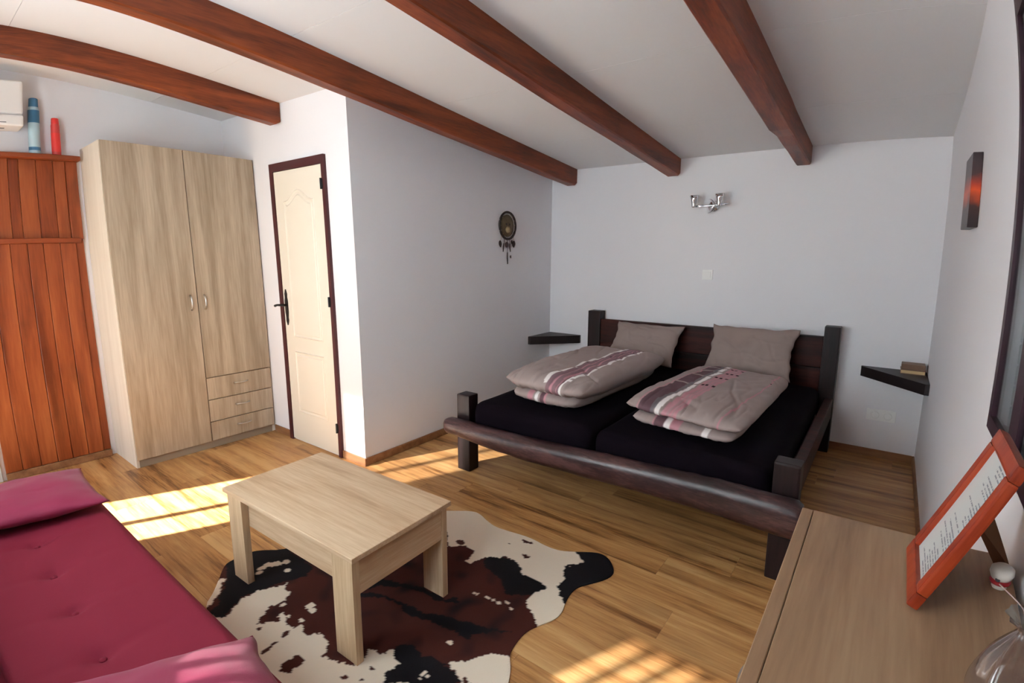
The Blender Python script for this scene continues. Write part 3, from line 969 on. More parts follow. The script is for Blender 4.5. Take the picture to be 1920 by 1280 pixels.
# ---- switch and sockets
sw = thing('light_switch', 'white light switch below the chrome lamp', 'switch', (1.57, -0.001, 1.302))
box('switch_plate', (-0.042, -0.010, -0.042), (0.042, 0, 0.042), M['white_plastic'], sw, 0.004, 2)
box('rocker', (-0.028, -0.014, -0.028), (0.028, -0.009, 0.028), M['white_plastic'], sw, 0.003, 2, rot=(R(4), 0, 0))
so = thing('wall_socket', 'white double power socket under the right corner shelf', 'socket', (2.842, -0.001, 0.318))
box('socket_plate', (-0.088, -0.010, -0.042), (0.088, 0, 0.042), M['white_plastic'], so, 0.004, 2)
for cx in (-0.038, 0.038):
    rg = obj('socket_ring', lathe(bmesh.new(), [(0.027, 0.0), (0.027, 0.004), (0.022, 0.005), (0.020, -0.004), (0.0, -0.004)], 20, Matrix.Translation((cx, -0.0095, 0)) @ Matrix.Rotation(R(90), 4, 'X')), M['white_plastic'], so, smooth=True)
    for dx in (-0.009, 0.009):
        obj('pin_hole', lathe(bmesh.new(), [(0.0032, 0), (0.0032, 0.0015)], 10, Matrix.Translation((cx + dx, -0.0056, 0)) @ Matrix.Rotation(R(90), 4, 'X')), M['grey_plastic'], rg)

# ---- round wall hanging on the inner side wall
wh = thing('wall_hanging', 'round dark woven wall hanging with dangling feathers and beads', 'wall hanging', (0.0, -0.76, 1.735))
m_ring = plain('dark_wrapped_hoop', srgb(40, 30, 26), 0.7, bump=0.4, bscale=120)
m_disc = plain('olive_brown_leather', srgb(104, 88, 64), 0.8, var=0.75, bscale=16)
m_fea = plain('dark_brown_feather', srgb(46, 32, 30), 0.8, var=0.4, bscale=60)
m_pale = plain('pale_bead', srgb(196, 176, 156), 0.5)
Ry = Matrix.Rotation(R(90), 4, 'Y')
rw, rh = 0.118, 0.118
pts = [(0.016, rw * math.cos(a), rh * math.sin(a)) for a in [2 * math.pi * i / 40 for i in range(41)]]
obj('hoop', tube(bmesh.new(), pts, 0.010, 8, cap=False), m_ring, wh, smooth=True)
dsc = obj('leather_disc', lathe(bmesh.new(), [(0.098, 0.006), (0.098, 0.010), (0.07, 0.018), (0.0, 0.024)], 32, Ry), m_disc, wh, smooth=True)
# relief face on the disc: brow, muzzle, eyes
obj('muzzle', lathe(bmesh.new(), [(0.034, 0.0), (0.03, 0.012), (0.016, 0.020), (0.0, 0.022)], 16, Matrix.Translation((0.016, -0.004, -0.035)) @ Ry), plain('pale_relief', srgb(150, 132, 98), 0.8), dsc, smooth=True)
for yy in (-0.026, 0.02):
    obj('eye_bead', lathe(bmesh.new(), [(0.009, 0), (0.006, 0.006), (0, 0.008)], 10, Matrix.Translation((0.021, yy, 0.012)) @ Ry), m_ring, dsc, smooth=True)
for i in range(16):
    a = 2 * math.pi * i / 16
    obj('lacing', tube(bmesh.new(), [(0.014, 0.094 * math.cos(a), 0.094 * math.sin(a)), (0.018, 0.114 * math.cos(a + 0.1), 0.114 * math.sin(a + 0.1))], 0.002, 5), m_pale, wh)


def feather(parent, y, z, ln, wd, tilt=0.0):
    n = 8
    bm = bmesh.new()
    L_, R_, Fr, Bk = [], [], [], []
    for i in range(n + 1):
        t = i / n
        w_ = wd * math.sin(math.pi * min(1, 0.08 + t * 0.92)) ** 0.7 * (1 if i < n else 0.1)
        yy, zz = y + tilt * t * ln, z - ln * t
        L_.append(bm.verts.new((0.010, yy - w_, zz))); R_.append(bm.verts.new((0.010, yy + w_, zz)))
        Fr.append(bm.verts.new((0.018, yy, zz))); Bk.append(bm.verts.new((0.006, yy, zz)))
    for i in range(n):
        for a, b in ((L_, Fr), (Fr, R_), (R_, Bk), (Bk, L_)):
            bm.faces.new((a[i], b[i], b[i + 1], a[i + 1]))
    bm.faces.new((L_[0], Bk[0], R_[0], Fr[0])); bm.faces.new((L_[n], Fr[n], R_[n], Bk[n]))
    return obj('feather', bm, m_fea, parent)


for y0, z0, y1, z1 in ((-0.085, -0.08, -0.098, -0.135), (0.085, -0.08, 0.098, -0.135), (-0.045, -0.11, -0.05, -0.16), (0.03, -0.115, 0.035, -0.16), (0.0, -0.118, 0.0, -0.245)):
    obj('cord', tube(bmesh.new(), [(0.014, y0, z0), (0.012, y1, z1)], 0.0022, 6), m_pale if abs(y0) > 0.06 else m_ring, wh)
feather(wh, -0.105, -0.132, 0.060, 0.022, 0.1)
feather(wh, 0.100, -0.130, 0.062, 0.026, -0.05)
feather(wh, 0.068, -0.125, 0.035, 0.014, 0.0)
feather(wh, -0.052, -0.155, 0.075, 0.009, -0.15)
feather(wh, 0.036, -0.155, 0.075, 0.010, 0.1)
obj('pendant', lathe(bmesh.new(), [(0.026, 0.008), (0.024, 0.014), (0.0, 0.018)], 14, Matrix.Translation((0, -0.006, -0.168)) @ Ry), plain('mauve_stone', srgb(92, 68, 66), 0.6), wh, smooth=True)
feather(wh, 0.0, -0.235, 0.105, 0.009, 0.02)
feather(wh, 0.050, -0.262, 0.026, 0.012, 0.0)

# ---- canvas picture on the right wall
def sunset():
    m, nt, p = newmat('sunset_print')
    N, L = nt.nodes.new, nt.links.new
    tc = N('ShaderNodeTexCoord')
    sp = N('ShaderNodeSeparateXYZ')
    L(tc.outputs['Object'], sp.inputs[0])
    nz = N('ShaderNodeTexNoise'); nz.inputs['Scale'].default_value = 9; nz.inputs['Detail'].default_value = 4
    L(tc.outputs['Object'], nz.inputs['Vector'])
    ma = N('ShaderNodeMath'); ma.operation = 'MULTIPLY_ADD'
    L(nz.outputs['Fac'], ma.inputs[0]); ma.inputs[1].default_value = 0.10
    L(sp.outputs['Z'], ma.inputs[2])
    cr = N('ShaderNodeValToRGB')
    e = cr.color_ramp.elements
    e[0].position, e[0].color = 0.02, srgb(26, 20, 24)
    e[1].position, e[1].color = 0.36, srgb(40, 36, 42)
    for pos, c in ((0.13, srgb(60, 30, 26)), (0.185, srgb(226, 84, 30)), (0.21, srgb(190, 60, 30)), (0.26, srgb(70, 46, 46))):
        k = e.new(pos); k.color = c
    L(ma.outputs[0], cr.inputs[0])
    L(cr.outputs[0], p.inputs['Base Color'])
    p.inputs['Roughness'].default_value = 0.35
    return m


cv = thing('canvas_picture', 'dark sunset canvas picture on the right wall', 'picture', (XR, -1.62, 1.568))
box('canvas', (-0.036, -0.115, 0), (-0.0005, 0.135, 0.288), sunset(), cv, 0.002)

# ---- coffee table
ct = thing('coffee_table', 'pale oak coffee table standing on the cowhide rug', 'table', (0.970, -3.238, 0.006), (0, 0, R(1.4)))
box('table_top', (-0.460, -0.247, 0.409), (0.460, 0.247, 0.429), M['oak_x'], ct, 0.0015)
for sx in (-1, 1):
    for sy in (-1, 1):
        x0, x1 = sorted((sx * 0.443, sx * (0.443 - 0.118)))
        y0, y1 = sorted((sy * 0.236, sy * (0.236 - 0.030)))
        box('leg', (x0, y0, 0), (x1, y1, 0.409), M['oak_z'], ct, 0.001)
for sy in (-1, 1):
    y0, y1 = sorted((sy * 0.2055, sy * 0.187))
    box('long_apron', (-0.425, y0, 0.268), (0.425, y1, 0.4085), M['oak_x'], ct, 0.001)
for sx in (-1, 1):
    x0, x1 = sorted((sx * 0.4255, sx * 0.441))
    box('short_apron', (x0, -0.2055, 0.268), (x1, 0.2055, 0.4085), M['oak_y'], ct, 0.001)

# ---- cowhide rug
RUG_OUT = [(0.398,-3.357),(0.431,-3.31),(0.521,-3.242),(0.61,-3.0),(0.7,-2.75),(0.8,-2.55),(0.909,-2.483),(1.026,-2.396),(1.087,-2.402),(1.15,-2.429),(1.23,-2.451),(1.311,-2.442),(1.385,-2.428),(1.465,-2.422),(1.544,-2.434),(1.623,-2.428),(1.684,-2.392),(1.763,-2.334),(1.81,-2.319),(1.859,-2.342),(1.908,-2.399),(1.918,-2.443),(1.903,-2.493),(1.865,-2.554),(1.831,-2.608),(1.826,-2.66),(1.839,-2.728),(1.859,-2.787),(1.856,-2.84),(1.824,-2.903),(1.803,-2.951),(1.801,-3.004),(1.809,-3.059),(1.82,-3.093),(1.859,-3.136),(1.878,-3.167),(1.891,-3.193),(1.96,-3.36),(1.9,-3.56),(1.7,-3.68),(1.45,-3.74),(1.15,-3.76),(0.9,-3.72),(0.648,-3.666),(0.59,-3.607),(0.517,-3.554),(0.415,-3.484),(0.399,-3.445)]
RUG_WHITE = [[(0.793,-3.648),(0.772,-3.611),(0.751,-3.584),(0.724,-3.549),(0.725,-3.513),(0.721,-3.493),(0.732,-3.461),(0.742,-3.459),(0.758,-3.423),(0.774,-3.393),(0.774,-3.37),(0.806,-3.404),(0.856,-3.396),(0.874,-3.422),(0.872,-3.446),(0.879,-3.462),(0.859,-3.5),(0.891,-3.529),(0.905,-3.559),(0.928,-3.582),(0.938,-3.559),(0.958,-3.528),(0.987,-3.526),(0.945,-3.498),(0.941,-3.474),(0.976,-3.484),(1.004,-3.503),(1.042,-3.503),(1.066,-3.505),(1.062,-3.473),(1.113,-3.488),(1.144,-3.492),(1.159,-3.452),(1.199,-3.454),(1.247,-3.467),(1.27,-3.493),(1.271,-3.517),(1.308,-3.506),(1.353,-3.495),(1.38,-3.479),(1.404,-3.472),(1.406,-3.431),(1.397,-3.396),(1.385,-3.388),(1.395,-3.376),(1.447,-3.375),(1.452,-3.362),(1.454,-3.331),(1.472,-3.339),(1.485,-3.363),(1.524,-3.357),(1.53,-3.4),(1.52,-3.426),(1.553,-3.45),(1.62,-3.4),(1.6,-3.78),(0.75,-3.85),(0.62,-3.7)],[(1.66,-3.278),(1.683,-3.264),(1.667,-3.249),(1.696,-3.227),(1.716,-3.219),(1.728,-3.178),(1.759,-3.143),(1.788,-3.113),(1.819,-3.101),(1.847,-3.104),(1.909,-3.179),(1.93,-3.3),(1.75,-3.26),(1.764,-3.286),(1.734,-3.282),(1.714,-3.268),(1.689,-3.271)],[(0.95,-2.35),(1.5,-2.2),(1.671,-2.369),(1.728,-2.414),(1.769,-2.439),(1.713,-2.516),(1.719,-2.558),(1.759,-2.592),(1.761,-2.639),(1.759,-2.665),(1.791,-2.699),(1.835,-2.737),(1.877,-2.773),(1.879,-2.842),(1.832,-2.925),(1.798,-2.894),(1.768,-2.856),(1.724,-2.849),(1.701,-2.823),(1.702,-2.766),(1.729,-2.694),(1.659,-2.68),(1.584,-2.687),(1.562,-2.678),(1.56,-2.653),(1.489,-2.625),(1.439,-2.628),(1.424,-2.653),(1.37,-2.686),(1.345,-2.741),(1.338,-2.774),(1.308,-2.776),(1.3,-2.732),(1.291,-2.68),(1.223,-2.679),(1.204,-2.7),(1.155,-2.737),(1.04,-2.636),(0.72,-2.6)],[(0.506,-3.542),(0.529,-3.528),(0.569,-3.563),(0.619,-3.596),(0.653,-3.639),(0.662,-3.677),(0.634,-3.677),(0.575,-3.619)]]
RUG_BLACK = [[(0.25,-3.4),(0.4,-3.2),(0.381,-3.349),(0.499,-3.23),(0.772,-3.241),(0.799,-3.299),(0.765,-3.362),(0.743,-3.428),(0.732,-3.461),(0.716,-3.508),(0.715,-3.544),(0.742,-3.58),(0.792,-3.659),(0.703,-3.677),(0.681,-3.628),(0.542,-3.533)],[(1.37,-2.686),(1.424,-2.653),(1.489,-2.625),(1.56,-2.653),(1.562,-2.678),(1.659,-2.68),(1.729,-2.694),(1.705,-2.77),(1.649,-2.818),(1.604,-2.841),(1.56,-2.804),(1.52,-2.774),(1.415,-2.75),(1.383,-2.733)],[(1.671,-2.369),(1.806,-2.264),(1.929,-2.383),(1.936,-2.529),(1.844,-2.669),(1.849,-2.743),(1.835,-2.737),(1.791,-2.699),(1.759,-2.665),(1.761,-2.639),(1.759,-2.592),(1.719,-2.558),(1.713,-2.516),(1.769,-2.439),(1.728,-2.414)],[(1.083,-3.22),(1.079,-3.164),(1.084,-3.099),(1.147,-3.078),(1.225,-3.055),(1.283,-3.024),(1.422,-3.023),(1.453,-2.977),(1.483,-3.009),(1.399,-3.05),(1.311,-3.05),(1.23,-3.075),(1.124,-3.131)],[(1.091,-3.225),(1.138,-3.179),(1.269,-3.148),(1.353,-3.128),(1.407,-3.139),(1.466,-3.1),(1.556,-3.077),(1.637,-3.05),(1.76,-2.998),(1.701,-3.039),(1.651,-3.099),(1.653,-3.134),(1.622,-3.14),(1.569,-3.124),(1.531,-3.148),(1.484,-3.141),(1.41,-3.172),(1.352,-3.181),(1.305,-3.164),(1.201,-3.176),(1.116,-3.229)],[(1.457,-3.333),(1.462,-3.304),(1.505,-3.272),(1.557,-3.291),(1.621,-3.267),(1.683,-3.264),(1.663,-3.28),(1.714,-3.268),(1.738,-3.287),(1.764,-3.286),(1.75,-3.3),(1.66,-3.42),(1.553,-3.45),(1.52,-3.426),(1.524,-3.357),(1.485,-3.363)]]  # black hide; spine strip under the table includes the table's painted shadow
RUG_WSPOT = [(0.602,-3.409,0.014,0.016),(0.578,-3.38,0.016,0.024),(0.575,-3.355,0.02,0.019),(0.596,-3.332,0.019,0.024),(0.615,-3.318,0.011,0.017),(0.624,-3.291,0.02,0.015),(0.692,-3.321,0.015,0.014),(0.996,-3.39,0.018,0.02),(1.03,-3.401,0.018,0.014),(1.047,-3.458,0.013,0.01),(0.981,-3.478,0.009,0.009),(0.9,-3.455,0.011,0.013),(1.492,-2.92,0.007,0.007),(1.508,-2.915,0.007,0.007),(1.56,-2.905,0.013,0.009),(1.588,-2.901,0.008,0.008),(1.617,-2.903,0.012,0.009),(1.645,-2.879,0.013,0.009),(1.679,-2.898,0.008,0.007),(1.604,-3.184,0.013,0.01),(1.628,-3.333,0.007,0.007),(1.629,-3.347,0.007,0.007),(1.648,-3.342,0.007,0.006),(1.635,-3.364,0.008,0.006)]
RUG_BSPOT = [(1.22,-3.615,0.028,0.027),(1.226,-3.586,0.026,0.026),(1.085,-3.623,0.011,0.02),(1.075,-3.591,0.014,0.016),(1.063,-3.536,0.012,0.019),(0.958,-3.586,0.01,0.009),(1.466,-3.439,0.01,0.008),(1.42,-3.518,0.015,0.009),(1.477,-3.489,0.008,0.006),(1.186,-2.675,0.025,0.018),(1.459,-2.464,0.033,0.01),(1.519,-2.567,0.024,0.009),(1.391,-2.532,0.011,0.007)]
G = 0.0065
xs0, xs1 = min(p[0] for p in RUG_OUT) - G, max(p[0] for p in RUG_OUT) + G
ys0, ys1 = min(p[1] for p in RUG_OUT) - G, max(p[1] for p in RUG_OUT) + G


def smooth_poly(poly, it=2):
    for _ in range(it):
        q = []
        for i in range(len(poly)):
            a, b = poly[i], poly[(i + 1) % len(poly)]
            q += [(a[0] * .75 + b[0] * .25, a[1] * .75 + b[1] * .25), (a[0] * .25 + b[0] * .75, a[1] * .25 + b[1] * .75)]
        poly = q
    return poly


ROUT = smooth_poly(RUG_OUT)
HW, HB, HK = srgb(222, 208, 188), srgb(66, 28, 22), srgb(15, 12, 17)


def rug_col(x, y):
    p = Vector((x, y, 0))
    wx = x + 0.010 * noise.noise(p * 26) + 0.007 * noise.noise(p * 62) + 0.004 * noise.noise(p * 130)
    wy = y + 0.010 * noise.noise(p * 26 + Vector((9, 4, 2))) + 0.007 * noise.noise(p * 62 + Vector((3, 8, 1)))
    for a, b, rx, ry in RUG_WSPOT:
        if ((x - a) / rx) ** 2 + ((y - b) / ry) ** 2 < 1: return HW
    for a, b, rx, ry in RUG_BSPOT:
        if ((wx - a) / rx) ** 2 + ((wy - b) / ry) ** 2 < 1: return HB
    for q in RUG_WHITE:
        if inside(q, wx, wy): return HW
    for q in RUG_BLACK:
        if inside(q, wx, wy): return HK
    k = noise.noise(p * 5) * 0.5 + 0.5
    k2 = noise.noise(p * 11 + Vector((4, 4, 4)))
    c = [lerp(HB[i], HK[i], min(1, max(0, k2 * 1.6 - 0.25))) * lerp(0.8, 1.25, k) for i in range(3)]
    return (c[0], c[1], c[2], 1)


bm = bmesh.new()
grid = {}
nx, ny = int((xs1 - xs0) / G) + 1, int((ys1 - ys0) / G) + 1
cells = [(i, j) for i in range(nx) for j in range(ny) if inside(ROUT, xs0 + (i + .5) * G, ys0 + (j + .5) * G)]
RC = (1.15, -3.05)
def gv(i, j):
    if (i, j) not in grid:
        x, y = xs0 + i * G, ys0 + j * G
        grid[i, j] = bm.verts.new((x - RC[0], y - RC[1], 0.0052))
    return grid[i, j]
for i, j in cells:
    bm.faces.new((gv(i, j), gv(i + 1, j), gv(i + 1, j + 1), gv(i, j + 1)))
bm.edges.ensure_lookup_table()
# pull the stair-stepped rim onto the smooth outline, then give it thickness
rim = {v for e in bm.edges if len(e.link_faces) == 1 for v in e.verts}
segs = [(Vector(ROUT[i]), Vector(ROUT[(i + 1) % len(ROUT)])) for i in range(len(ROUT))]
for v in rim:
    p = Vector((v.co.x + RC[0], v.co.y + RC[1]))
    best, bd_ = None, 9
    for a, b in segs:
        ab = b - a
        t = max(0, min(1, (p - a).dot(ab) / max(ab.length_squared, 1e-12)))
        q = a + ab * t
        dd = (q - p).length
        if dd < bd_: best, bd_ = q, dd
    v.co.x, v.co.y = best.x - RC[0], best.y - RC[1]
    v.co.z = 0.004
for e in [e for e in bm.edges if len(e.link_faces) == 1]:
    a, b = e.verts
    c = bm.verts.new((b.co.x, b.co.y, 0.0)); d_ = bm.verts.new((a.co.x, a.co.y, 0.0))
    bm.faces.new((a, b, c, d_))
bmesh.ops.remove_doubles(bm, verts=[v for v in bm.verts if v.co.z < 1e-5], dist=1e-5)
bm.verts.index_update()
rv = [(v.co.x + RC[0], v.co.y + RC[1]) for v in bm.verts]
rug = obj('cowhide_rug', bm, M['hide'], None, (RC[0], RC[1], 0.0005))
at = rug.data.color_attributes.new('Col', 'FLOAT_COLOR', 'POINT')
for k, (x, y) in enumerate(rv):
    at.data[k].color = rug_col(x, y)
tag(rug, 'brown, black and white cowhide rug under the coffee table', 'rug')

# ---- sofa (front faces +y)
sf = thing('sofa_bed', 'crimson tufted sofa bed in the left foreground', 'sofa', (0.90, -4.2, 0))
SX0, SX1, SYF, SYB, SZ = -0.14, 1.98, -3.850, -4.385, 0.42
bm = bmesh.new()
nx, ny = 150, 46
tops = {}
BUT = [(0.69 + 0.28 * k, -4.138) for k in range(-2, 5)]
for i in range(nx + 1):
    for j in range(ny + 1):
        x, y = lerp(SX0, SX1, i / nx), lerp(SYB, SYF, j / ny)
        ex = min(x - SX0, SX1 - x); ey = min(y - SYB, SYF - y)
        rr = 0.045
        dz = 0
        for e in (ex, ey):
            if e < rr: dz += rr - math.sqrt(max(0, rr * rr - (rr - e) ** 2))
        z = SZ - dz
        for bxp, byp in BUT:
            d2_ = (x - bxp) ** 2 + ((y - byp)) ** 2
            z -= 0.016 * math.exp(-d2_ / 0.0009) + 0.010 * math.exp(-d2_ / 0.006)
            z -= 0.0045 * math.exp(-((x - bxp) / 0.020) ** 2) * math.exp(-((y - byp) / 0.16) ** 2)
        z += 0.004 * noise.noise(Vector((x * 4, y * 4, 0)))
        tops[i, j] = bm.verts.new((x - 0.90, y + 4.2, max(z, SZ - 0.11)))
for i in range(nx):
    for j in range(ny):
        bm.faces.new((tops[i, j], tops[i + 1, j], tops[i + 1, j + 1], tops[i, j + 1]))
rim = [tops[i, 0] for i in range(nx + 1)] + [tops[nx, j] for j in range(1, ny + 1)] + [tops[i, ny] for i in range(nx - 1, -1, -1)] + [tops[0, j] for j in range(ny - 1, 0, -1)]
low = [bm.verts.new((v.co.x, v.co.y, 0.285)) for v in rim]
for k in range(len(rim)):
    a, b = k, (k + 1) % len(rim)
    bm.faces.new((rim[a], low[a], low[b], rim[b]))
bm.faces.new(low)
seat = obj('seat', bm, M['sofa'], sf, smooth=True)
for bxp, byp in BUT:
    obj('button', lathe(bmesh.new(), [(0.011, 0), (0.010, 0.003), (0.0, 0.005)], 12, Matrix.Translation((bxp - 0.90, byp + 4.2, SZ - 0.027))), M['sofa'], seat, smooth=True)
bk = bmesh.new()
bx(bk, (SX0 - 0.90, -0.07, 0.0), (SX1 - 0.90, 0.07, 0.48), 0.045, 4)
obj('backrest', bk, M['sofa'], sf, (0, -0.345, 0.43), (R(18), 0, 0), smooth=True)
box('base', (SX0 - 0.87, -0.42, 0.10), (SX1 - 0.93, 0.31, 0.284), M['sofa'], sf, 0.01, 2)
for sx in (SX0 - 0.80, SX1 - 1.0):
    for yy in (-0.36, 0.25):
        obj('leg', lathe(bmesh.new(), [(0.018, 0), (0.024, 0.10)], 12, Matrix.Translation((sx, yy, 0))), M['steel'], sf)


def cushion(label, corners, z0, thick, seed):
    o = soft('throw_cushion', corners, 0, thick, M['cushion'], None, 48, 48, 2.2, 0.5, 0.005, seed, None, 0.5, creases(seed, 0.15, 0.0, 0.4), 0.07,
             offset=(sum(c[0] for c in corners) / 4, sum(c[1] for c in corners) / 4, z0))
    o.location = (sum(c[0] for c in corners) / 4, sum(c[1] for c in corners) / 4, z0)
    for v in o.data.vertices: v.co.z += z0
    return tag(o, label, 'cushion', 'raspberry cushions on the sofa')


cushion('raspberry cushion at the far end of the sofa, lit from behind', [(-0.14, -4.33, 0.0), (0.30, -4.36, -0.01), (0.365, -3.865, -0.012), (-0.10, -3.86, 0.0)], 0.428, 0.112, 3.0)
cushion('raspberry cushion at the near end of the sofa, in the foreground', [(1.42, -4.34, -0.005), (1.93, -4.36, 0.0), (1.98, -3.92, -0.01), (1.560, -3.862, -0.045)], 0.450, 0.132, 9.0)

# ---- chest of drawers along the right wall
DZT, CXF, CYF, CYN = 0.90, 2.693, -3.158, -4.02
ch = thing('chest_of_drawers', 'pale oak chest of drawers in the right foreground', 'chest of drawers', (2.875, -3.6, 0))
cl = lambda p: (p[0] - 2.875, p[1] + 3.6, p[2])
def cbox(n, lo, hi, m, par=None, bev=0.0015): return box(n, cl(lo), cl(hi), m, par or ch, bev)
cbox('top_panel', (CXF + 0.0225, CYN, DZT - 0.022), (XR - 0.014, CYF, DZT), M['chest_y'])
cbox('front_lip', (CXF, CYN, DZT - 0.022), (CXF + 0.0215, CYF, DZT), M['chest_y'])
cbox('side_panel', (CXF + 0.02, CYF - 0.018, 0), (XR - 0.014, CYF - 0.002, DZT - 0.0225), M['oak_z'])
cbox('side_panel', (CXF + 0.02, CYN + 0.002, 0), (XR - 0.014, CYN + 0.018, DZT - 0.0225), M['oak_z'])
cbox('back_panel', (XR - 0.020, CYN + 0.018, 0.05), (XR - 0.014, CYF - 0.018, DZT - 0.0225), M['oak_z'])
cbox('plinth', (CXF + 0.03, CYN + 0.018, 0), (CXF + 0.045, CYF - 0.018, 0.055), M['plinth'])
for k in range(4):
    z0 = 0.058 + k * 0.205
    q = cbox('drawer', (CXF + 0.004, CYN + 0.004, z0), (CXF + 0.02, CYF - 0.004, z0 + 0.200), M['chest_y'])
    pts = [Vector(cl((CXF + 0.004, -3.65 + 0.12 * t, z0 + 0.11))) + Vector((-0.024, 0, 0)) * math.sin(math.pi * t) ** 0.5 for t in [i / 8 for i in range(9)]]
    obj('handle', tube(bmesh.new(), pts, 0.0055, 8), M['steel'], q, smooth=True)

# ---- picture frame with a typed page
def page_mat():
    m, nt, p = newmat('typed_page')
    N, L = nt.nodes.new, nt.links.new
    tc = N('ShaderNodeTexCoord'); sp = N('ShaderNodeSeparateXYZ')
    L(tc.outputs['Object'], sp.inputs[0])
    # rows of print
    r1 = N('ShaderNodeMath'); r1.operation = 'MULTIPLY'; L(sp.outputs['Z'], r1.inputs[0]); r1.inputs[1].default_value = 150.0
    fr_ = N('ShaderNodeMath'); fr_.operation = 'FRACT'; L(r1.outputs[0], fr_.inputs[0])
    ln = N('ShaderNodeMath'); ln.operation = 'LESS_THAN'; L(fr_.outputs[0], ln.inputs[0]); ln.inputs[1].default_value = 0.42
    flr = N('ShaderNodeMath'); flr.operation = 'FLOOR'; L(r1.outputs[0], flr.inputs[0])
    # each row has its own length and some rows are blank
    wn_ = N('ShaderNodeTexWhiteNoise'); wn_.noise_dimensions = '1D'; L(flr.outputs[0], wn_.inputs['W'])
    ab = N('ShaderNodeMath'); ab.operation = 'MULTIPLY_ADD'; L(wn_.outputs['Value'], ab.inputs[0]); ab.inputs[1].default_value = 0.11; ab.inputs[2].default_value = -0.055
    le = N('ShaderNodeMath'); le.operation = 'LESS_THAN'; L(sp.outputs['Y'], le.inputs[0]); L(ab.outputs[0], le.inputs[1])
    ge = N('ShaderNodeMath'); ge.operation = 'GREATER_THAN'; L(wn_.outputs['Value'], ge.inputs[0]); ge.inputs[1].default_value = 0.22
    mgn = N('ShaderNodeMath'); mgn.operation = 'GREATER_THAN'; L(sp.outputs['Y'], mgn.inputs[0]); mgn.inputs[1].default_value = -0.062
    # broken into words
    nz = N('ShaderNodeTexNoise'); nz.inputs['Scale'].default_value = 160; L(tc.outputs['Object'], nz.inputs['Vector'])
    wd = N('ShaderNodeMath'); wd.operation = 'GREATER_THAN'; L(nz.outputs['Fac'], wd.inputs[0]); wd.inputs[1].default_value = 0.44
    cur = ln.outputs[0]
    for x in (le, ge, mgn, wd):
        k = N('ShaderNodeMath'); k.operation = 'MULTIPLY'; L(cur, k.inputs[0]); L(x.outputs[0], k.inputs[1]); cur = k.outputs[0]
    mx = N('ShaderNodeMix'); mx.data_type = 'RGBA'
    mx.inputs['A'].default_value = srgb(190, 190, 186); mx.inputs['B'].default_value = srgb(112, 112, 118)
    L(cur, mx.inputs['Factor'])
    L(mx.outputs['Result'], p.inputs['Base Color'])
    p.inputs['Roughness'].default_value = 0.4
    return m


pf = thing('photo_frame', 'orange-red wooden frame with a typed page, standing on the chest', 'picture frame', (2.889, -3.342, DZT + 0.001))
m_or = wood('orange_red_wood', [srgb(120, 36, 13), srgb(150, 52, 22), srgb(162, 68, 34)], (6, 6, 0.8), 3, 0.4, 0.3, 0.04)
LN = math.atan2(0.106, 0.256)
fp = thing('frame_pivot', None, None) if False else None
FW, FH, FB = 0.100, 0.278, 0.027
tilt = (0, LN, 0)
def fbox(n, lo, hi, m, par=None, bev=0.0): return box(n, lo, hi, m, par or pf, bev, 2, (0, 0, 0.004), tilt)
for sy in (-1, 1):
    a, b = sorted((sy * FW, sy * (FW - FB)))
    fbox('frame_side', (-0.012, a, FB), (0.006, b, FH - FB), m_or, None, 0.004)
fbox('frame_bottom', (-0.012, -FW, 0), (0.006, FW, FB), m_or, None, 0.004)
fbox('frame_top', (-0.012, -FW, FH - FB), (0.006, FW, FH), m_or, None, 0.004)
fbox('typed_page', (-0.004, -FW + FB - 0.001, FB - 0.001), (-0.002, FW - FB + 0.001, FH - FB + 0.001), page_mat())
fbox('backing', (0.0, -FW + FB - 0.004, FB - 0.004), (0.005, FW - FB + 0.004, FH - FB + 0.004), M['oak_z'])
# easel strut: a board swung out behind the frame
STRUT = [(0.064, 0.020, 0.134), (0.080, 0.020, 0.172), (0.164, 0.132, 0.0), (0.137, 0.132, 0.0)]
bm = bmesh.new()
vv = [bm.verts.new(Vector(p_) + Vector((0.0012 * k, 0.003 * k, 0))) for p_ in STRUT for k in (0, 1)]
for f_ in ((0, 2, 4, 6), (1, 7, 5, 3), (0, 1, 3, 2), (2, 3, 5, 4), (4, 5, 7, 6), (6, 7, 1, 0)):
    bm.faces.new([vv[i] for i in f_])
obj('easel_strut', bm, plain('brown_board', srgb(122, 84, 56), 0.8), pf)

# ---- little white cup ornament
cu = thing('cup_ornament', 'small white ornament with a red band and string, by the orange-red frame', 'ornament', (3.026, -3.292, DZT))
m_wc = plain('white_ceramic', srgb(226, 216, 206), 0.3)
m_rb = plain('red_ribbon', srgb(170, 26, 36), 0.6)
obj('foot', lathe(bmesh.new(), [(0.011, 0), (0.013, 0.003), (0.012, 0.008), (0.009, 0.010)], 24), m_wc, cu, smooth=True)
obj('red_band', lathe(bmesh.new(), [(0.010, 0.008), (0.0165, 0.010), (0.018, 0.014), (0.014, 0.017)], 24), m_rb, cu, smooth=True)
bd2 = obj('bowl', lathe(bmesh.new(), [(0.010, 0.014), (0.0165, 0.019), (0.0205, 0.028), (0.0195, 0.037), (0.013, 0.042), (0.0, 0.0435)], 28), m_wc, cu, smooth=True)
obj('dimple', lathe(bmesh.new(), [(0.0045, 0.0), (0.0035, 0.001), (0, 0.0012)], 12, Matrix.Translation((-0.0075, -0.0155, 0.0215)) @ Matrix.Rotation(R(90), 4, 'X') @ Matrix.Rotation(R(-22), 4, 'Y')), M['grey_plastic'], bd2, smooth=True)
obj('string', tube(bmesh.new(), [(-0.004, -0.0185, 0.016), (0.010, -0.030, 0.010), (0.026, -0.045, 0.004), (0.036, -0.065, 0.0015), (0.034, -0.09, 0.0015)], 0.0012, 6), plain('pink_white_string', srgb(226, 196, 190), 0.7), cu, smooth=True)

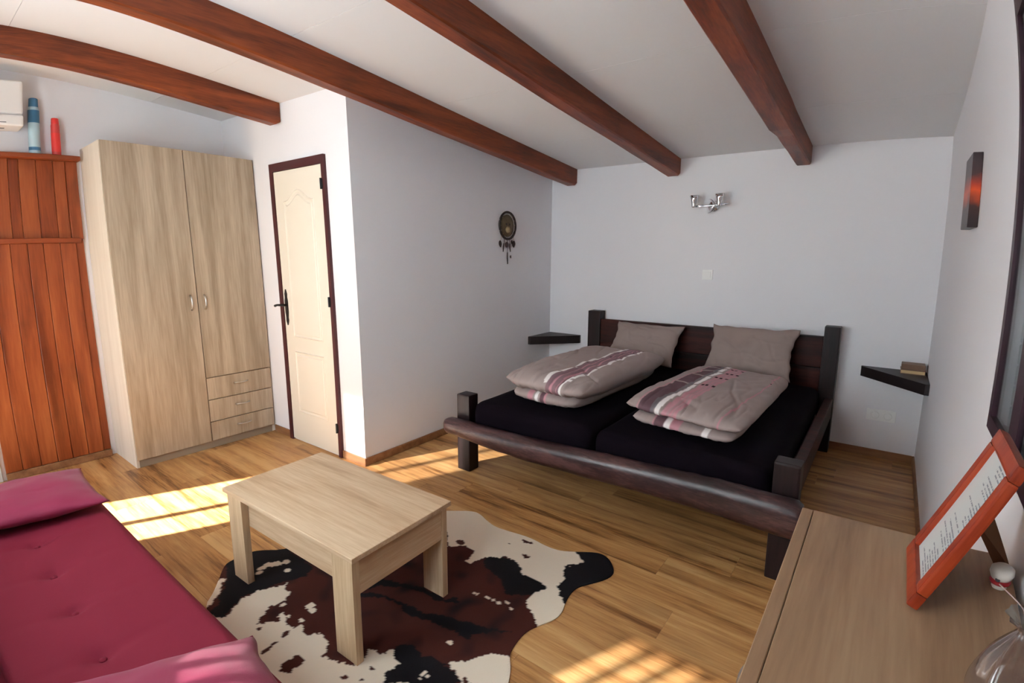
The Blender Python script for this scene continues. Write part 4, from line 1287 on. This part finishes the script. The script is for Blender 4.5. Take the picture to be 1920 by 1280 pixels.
# ---- clear bag of red sweets, bottom right
bg = thing('clear_bag', 'clear plastic bag with dark red sweets at the bottom right', 'bag', (2.998, -3.650, DZT))
def bag_mat():
    m = bpy.data.materials.new('clear_film')
    m.use_nodes = True
    nt = m.node_tree
    nt.nodes.clear()
    out = nt.nodes.new('ShaderNodeOutputMaterial')
    t = nt.nodes.new('ShaderNodeBsdfTransparent'); t.inputs[0].default_value = (0.9, 0.88, 0.86, 1)
    g = nt.nodes.new('ShaderNodeBsdfGlossy'); g.inputs['Roughness'].default_value = 0.12
    dfs = nt.nodes.new('ShaderNodeBsdfDiffuse'); dfs.inputs[0].default_value = srgb(104, 84, 76)
    f_ = nt.nodes.new('ShaderNodeLayerWeight'); f_.inputs[0].default_value = 0.35
    m1 = nt.nodes.new('ShaderNodeMixShader'); m1.inputs[0].default_value = 0.38
    m2 = nt.nodes.new('ShaderNodeMixShader')
    nt.links.new(t.outputs[0], m1.inputs[1]); nt.links.new(dfs.outputs[0], m1.inputs[2])
    nt.links.new(f_.outputs['Facing'], m2.inputs[0])
    nt.links.new(m1.outputs[0], m2.inputs[1]); nt.links.new(g.outputs[0], m2.inputs[2])
    nt.links.new(m2.outputs[0], out.inputs[0])
    return m


bm = bmesh.new()
rings = []
for i in range(25):
    t = i / 24
    z = 0.001 + 0.150 * t
    r_ = 0.052 * (0.70 + 0.30 * math.sin(math.pi * min(1, t * 1.5)) if t < 0.66 else max(0.16, 0.70 - (t - 0.66) * 2.2)) if t < 0.9 else 0.052 * (0.18 + (t - 0.9) * 4)
    ring = []
    for k in range(36):
        a = 2 * math.pi * k / 36
        q = r_ * (1 + 0.10 * noise.noise(Vector((math.cos(a) * 2.4, math.sin(a) * 2.4, z * 9))) + 0.05 * math.sin(a * 9 + z * 40) * t)
        ring.append(bm.verts.new((q * math.cos(a), q * math.sin(a), z)))
    rings.append(ring)
for a, b in zip(rings, rings[1:]):
    for k in range(36):
        bm.faces.new((a[k], a[(k + 1) % 36], b[(k + 1) % 36], b[k]))
bm.faces.new(rings[0][::-1])
obj('plastic_film', bm, bag_mat(), bg, smooth=True)
m_sw = plain('dark_red_wrapper', srgb(120, 12, 30), 0.3)
rs = random.Random(4)
for k in range(9):
    a = 2.4 * k
    rr = 0.022 if k < 6 else 0.008
    zc = 0.013 + (0.0 if k < 6 else 0.020) 
    obj('sweet', lathe(bmesh.new(), [(0.0, -0.010), (0.009, -0.006), (0.012, 0), (0.009, 0.006), (0.0, 0.010)], 12, Matrix.Translation((rr * math.cos(a), rr * math.sin(a), zc))), m_sw, bg, smooth=True)
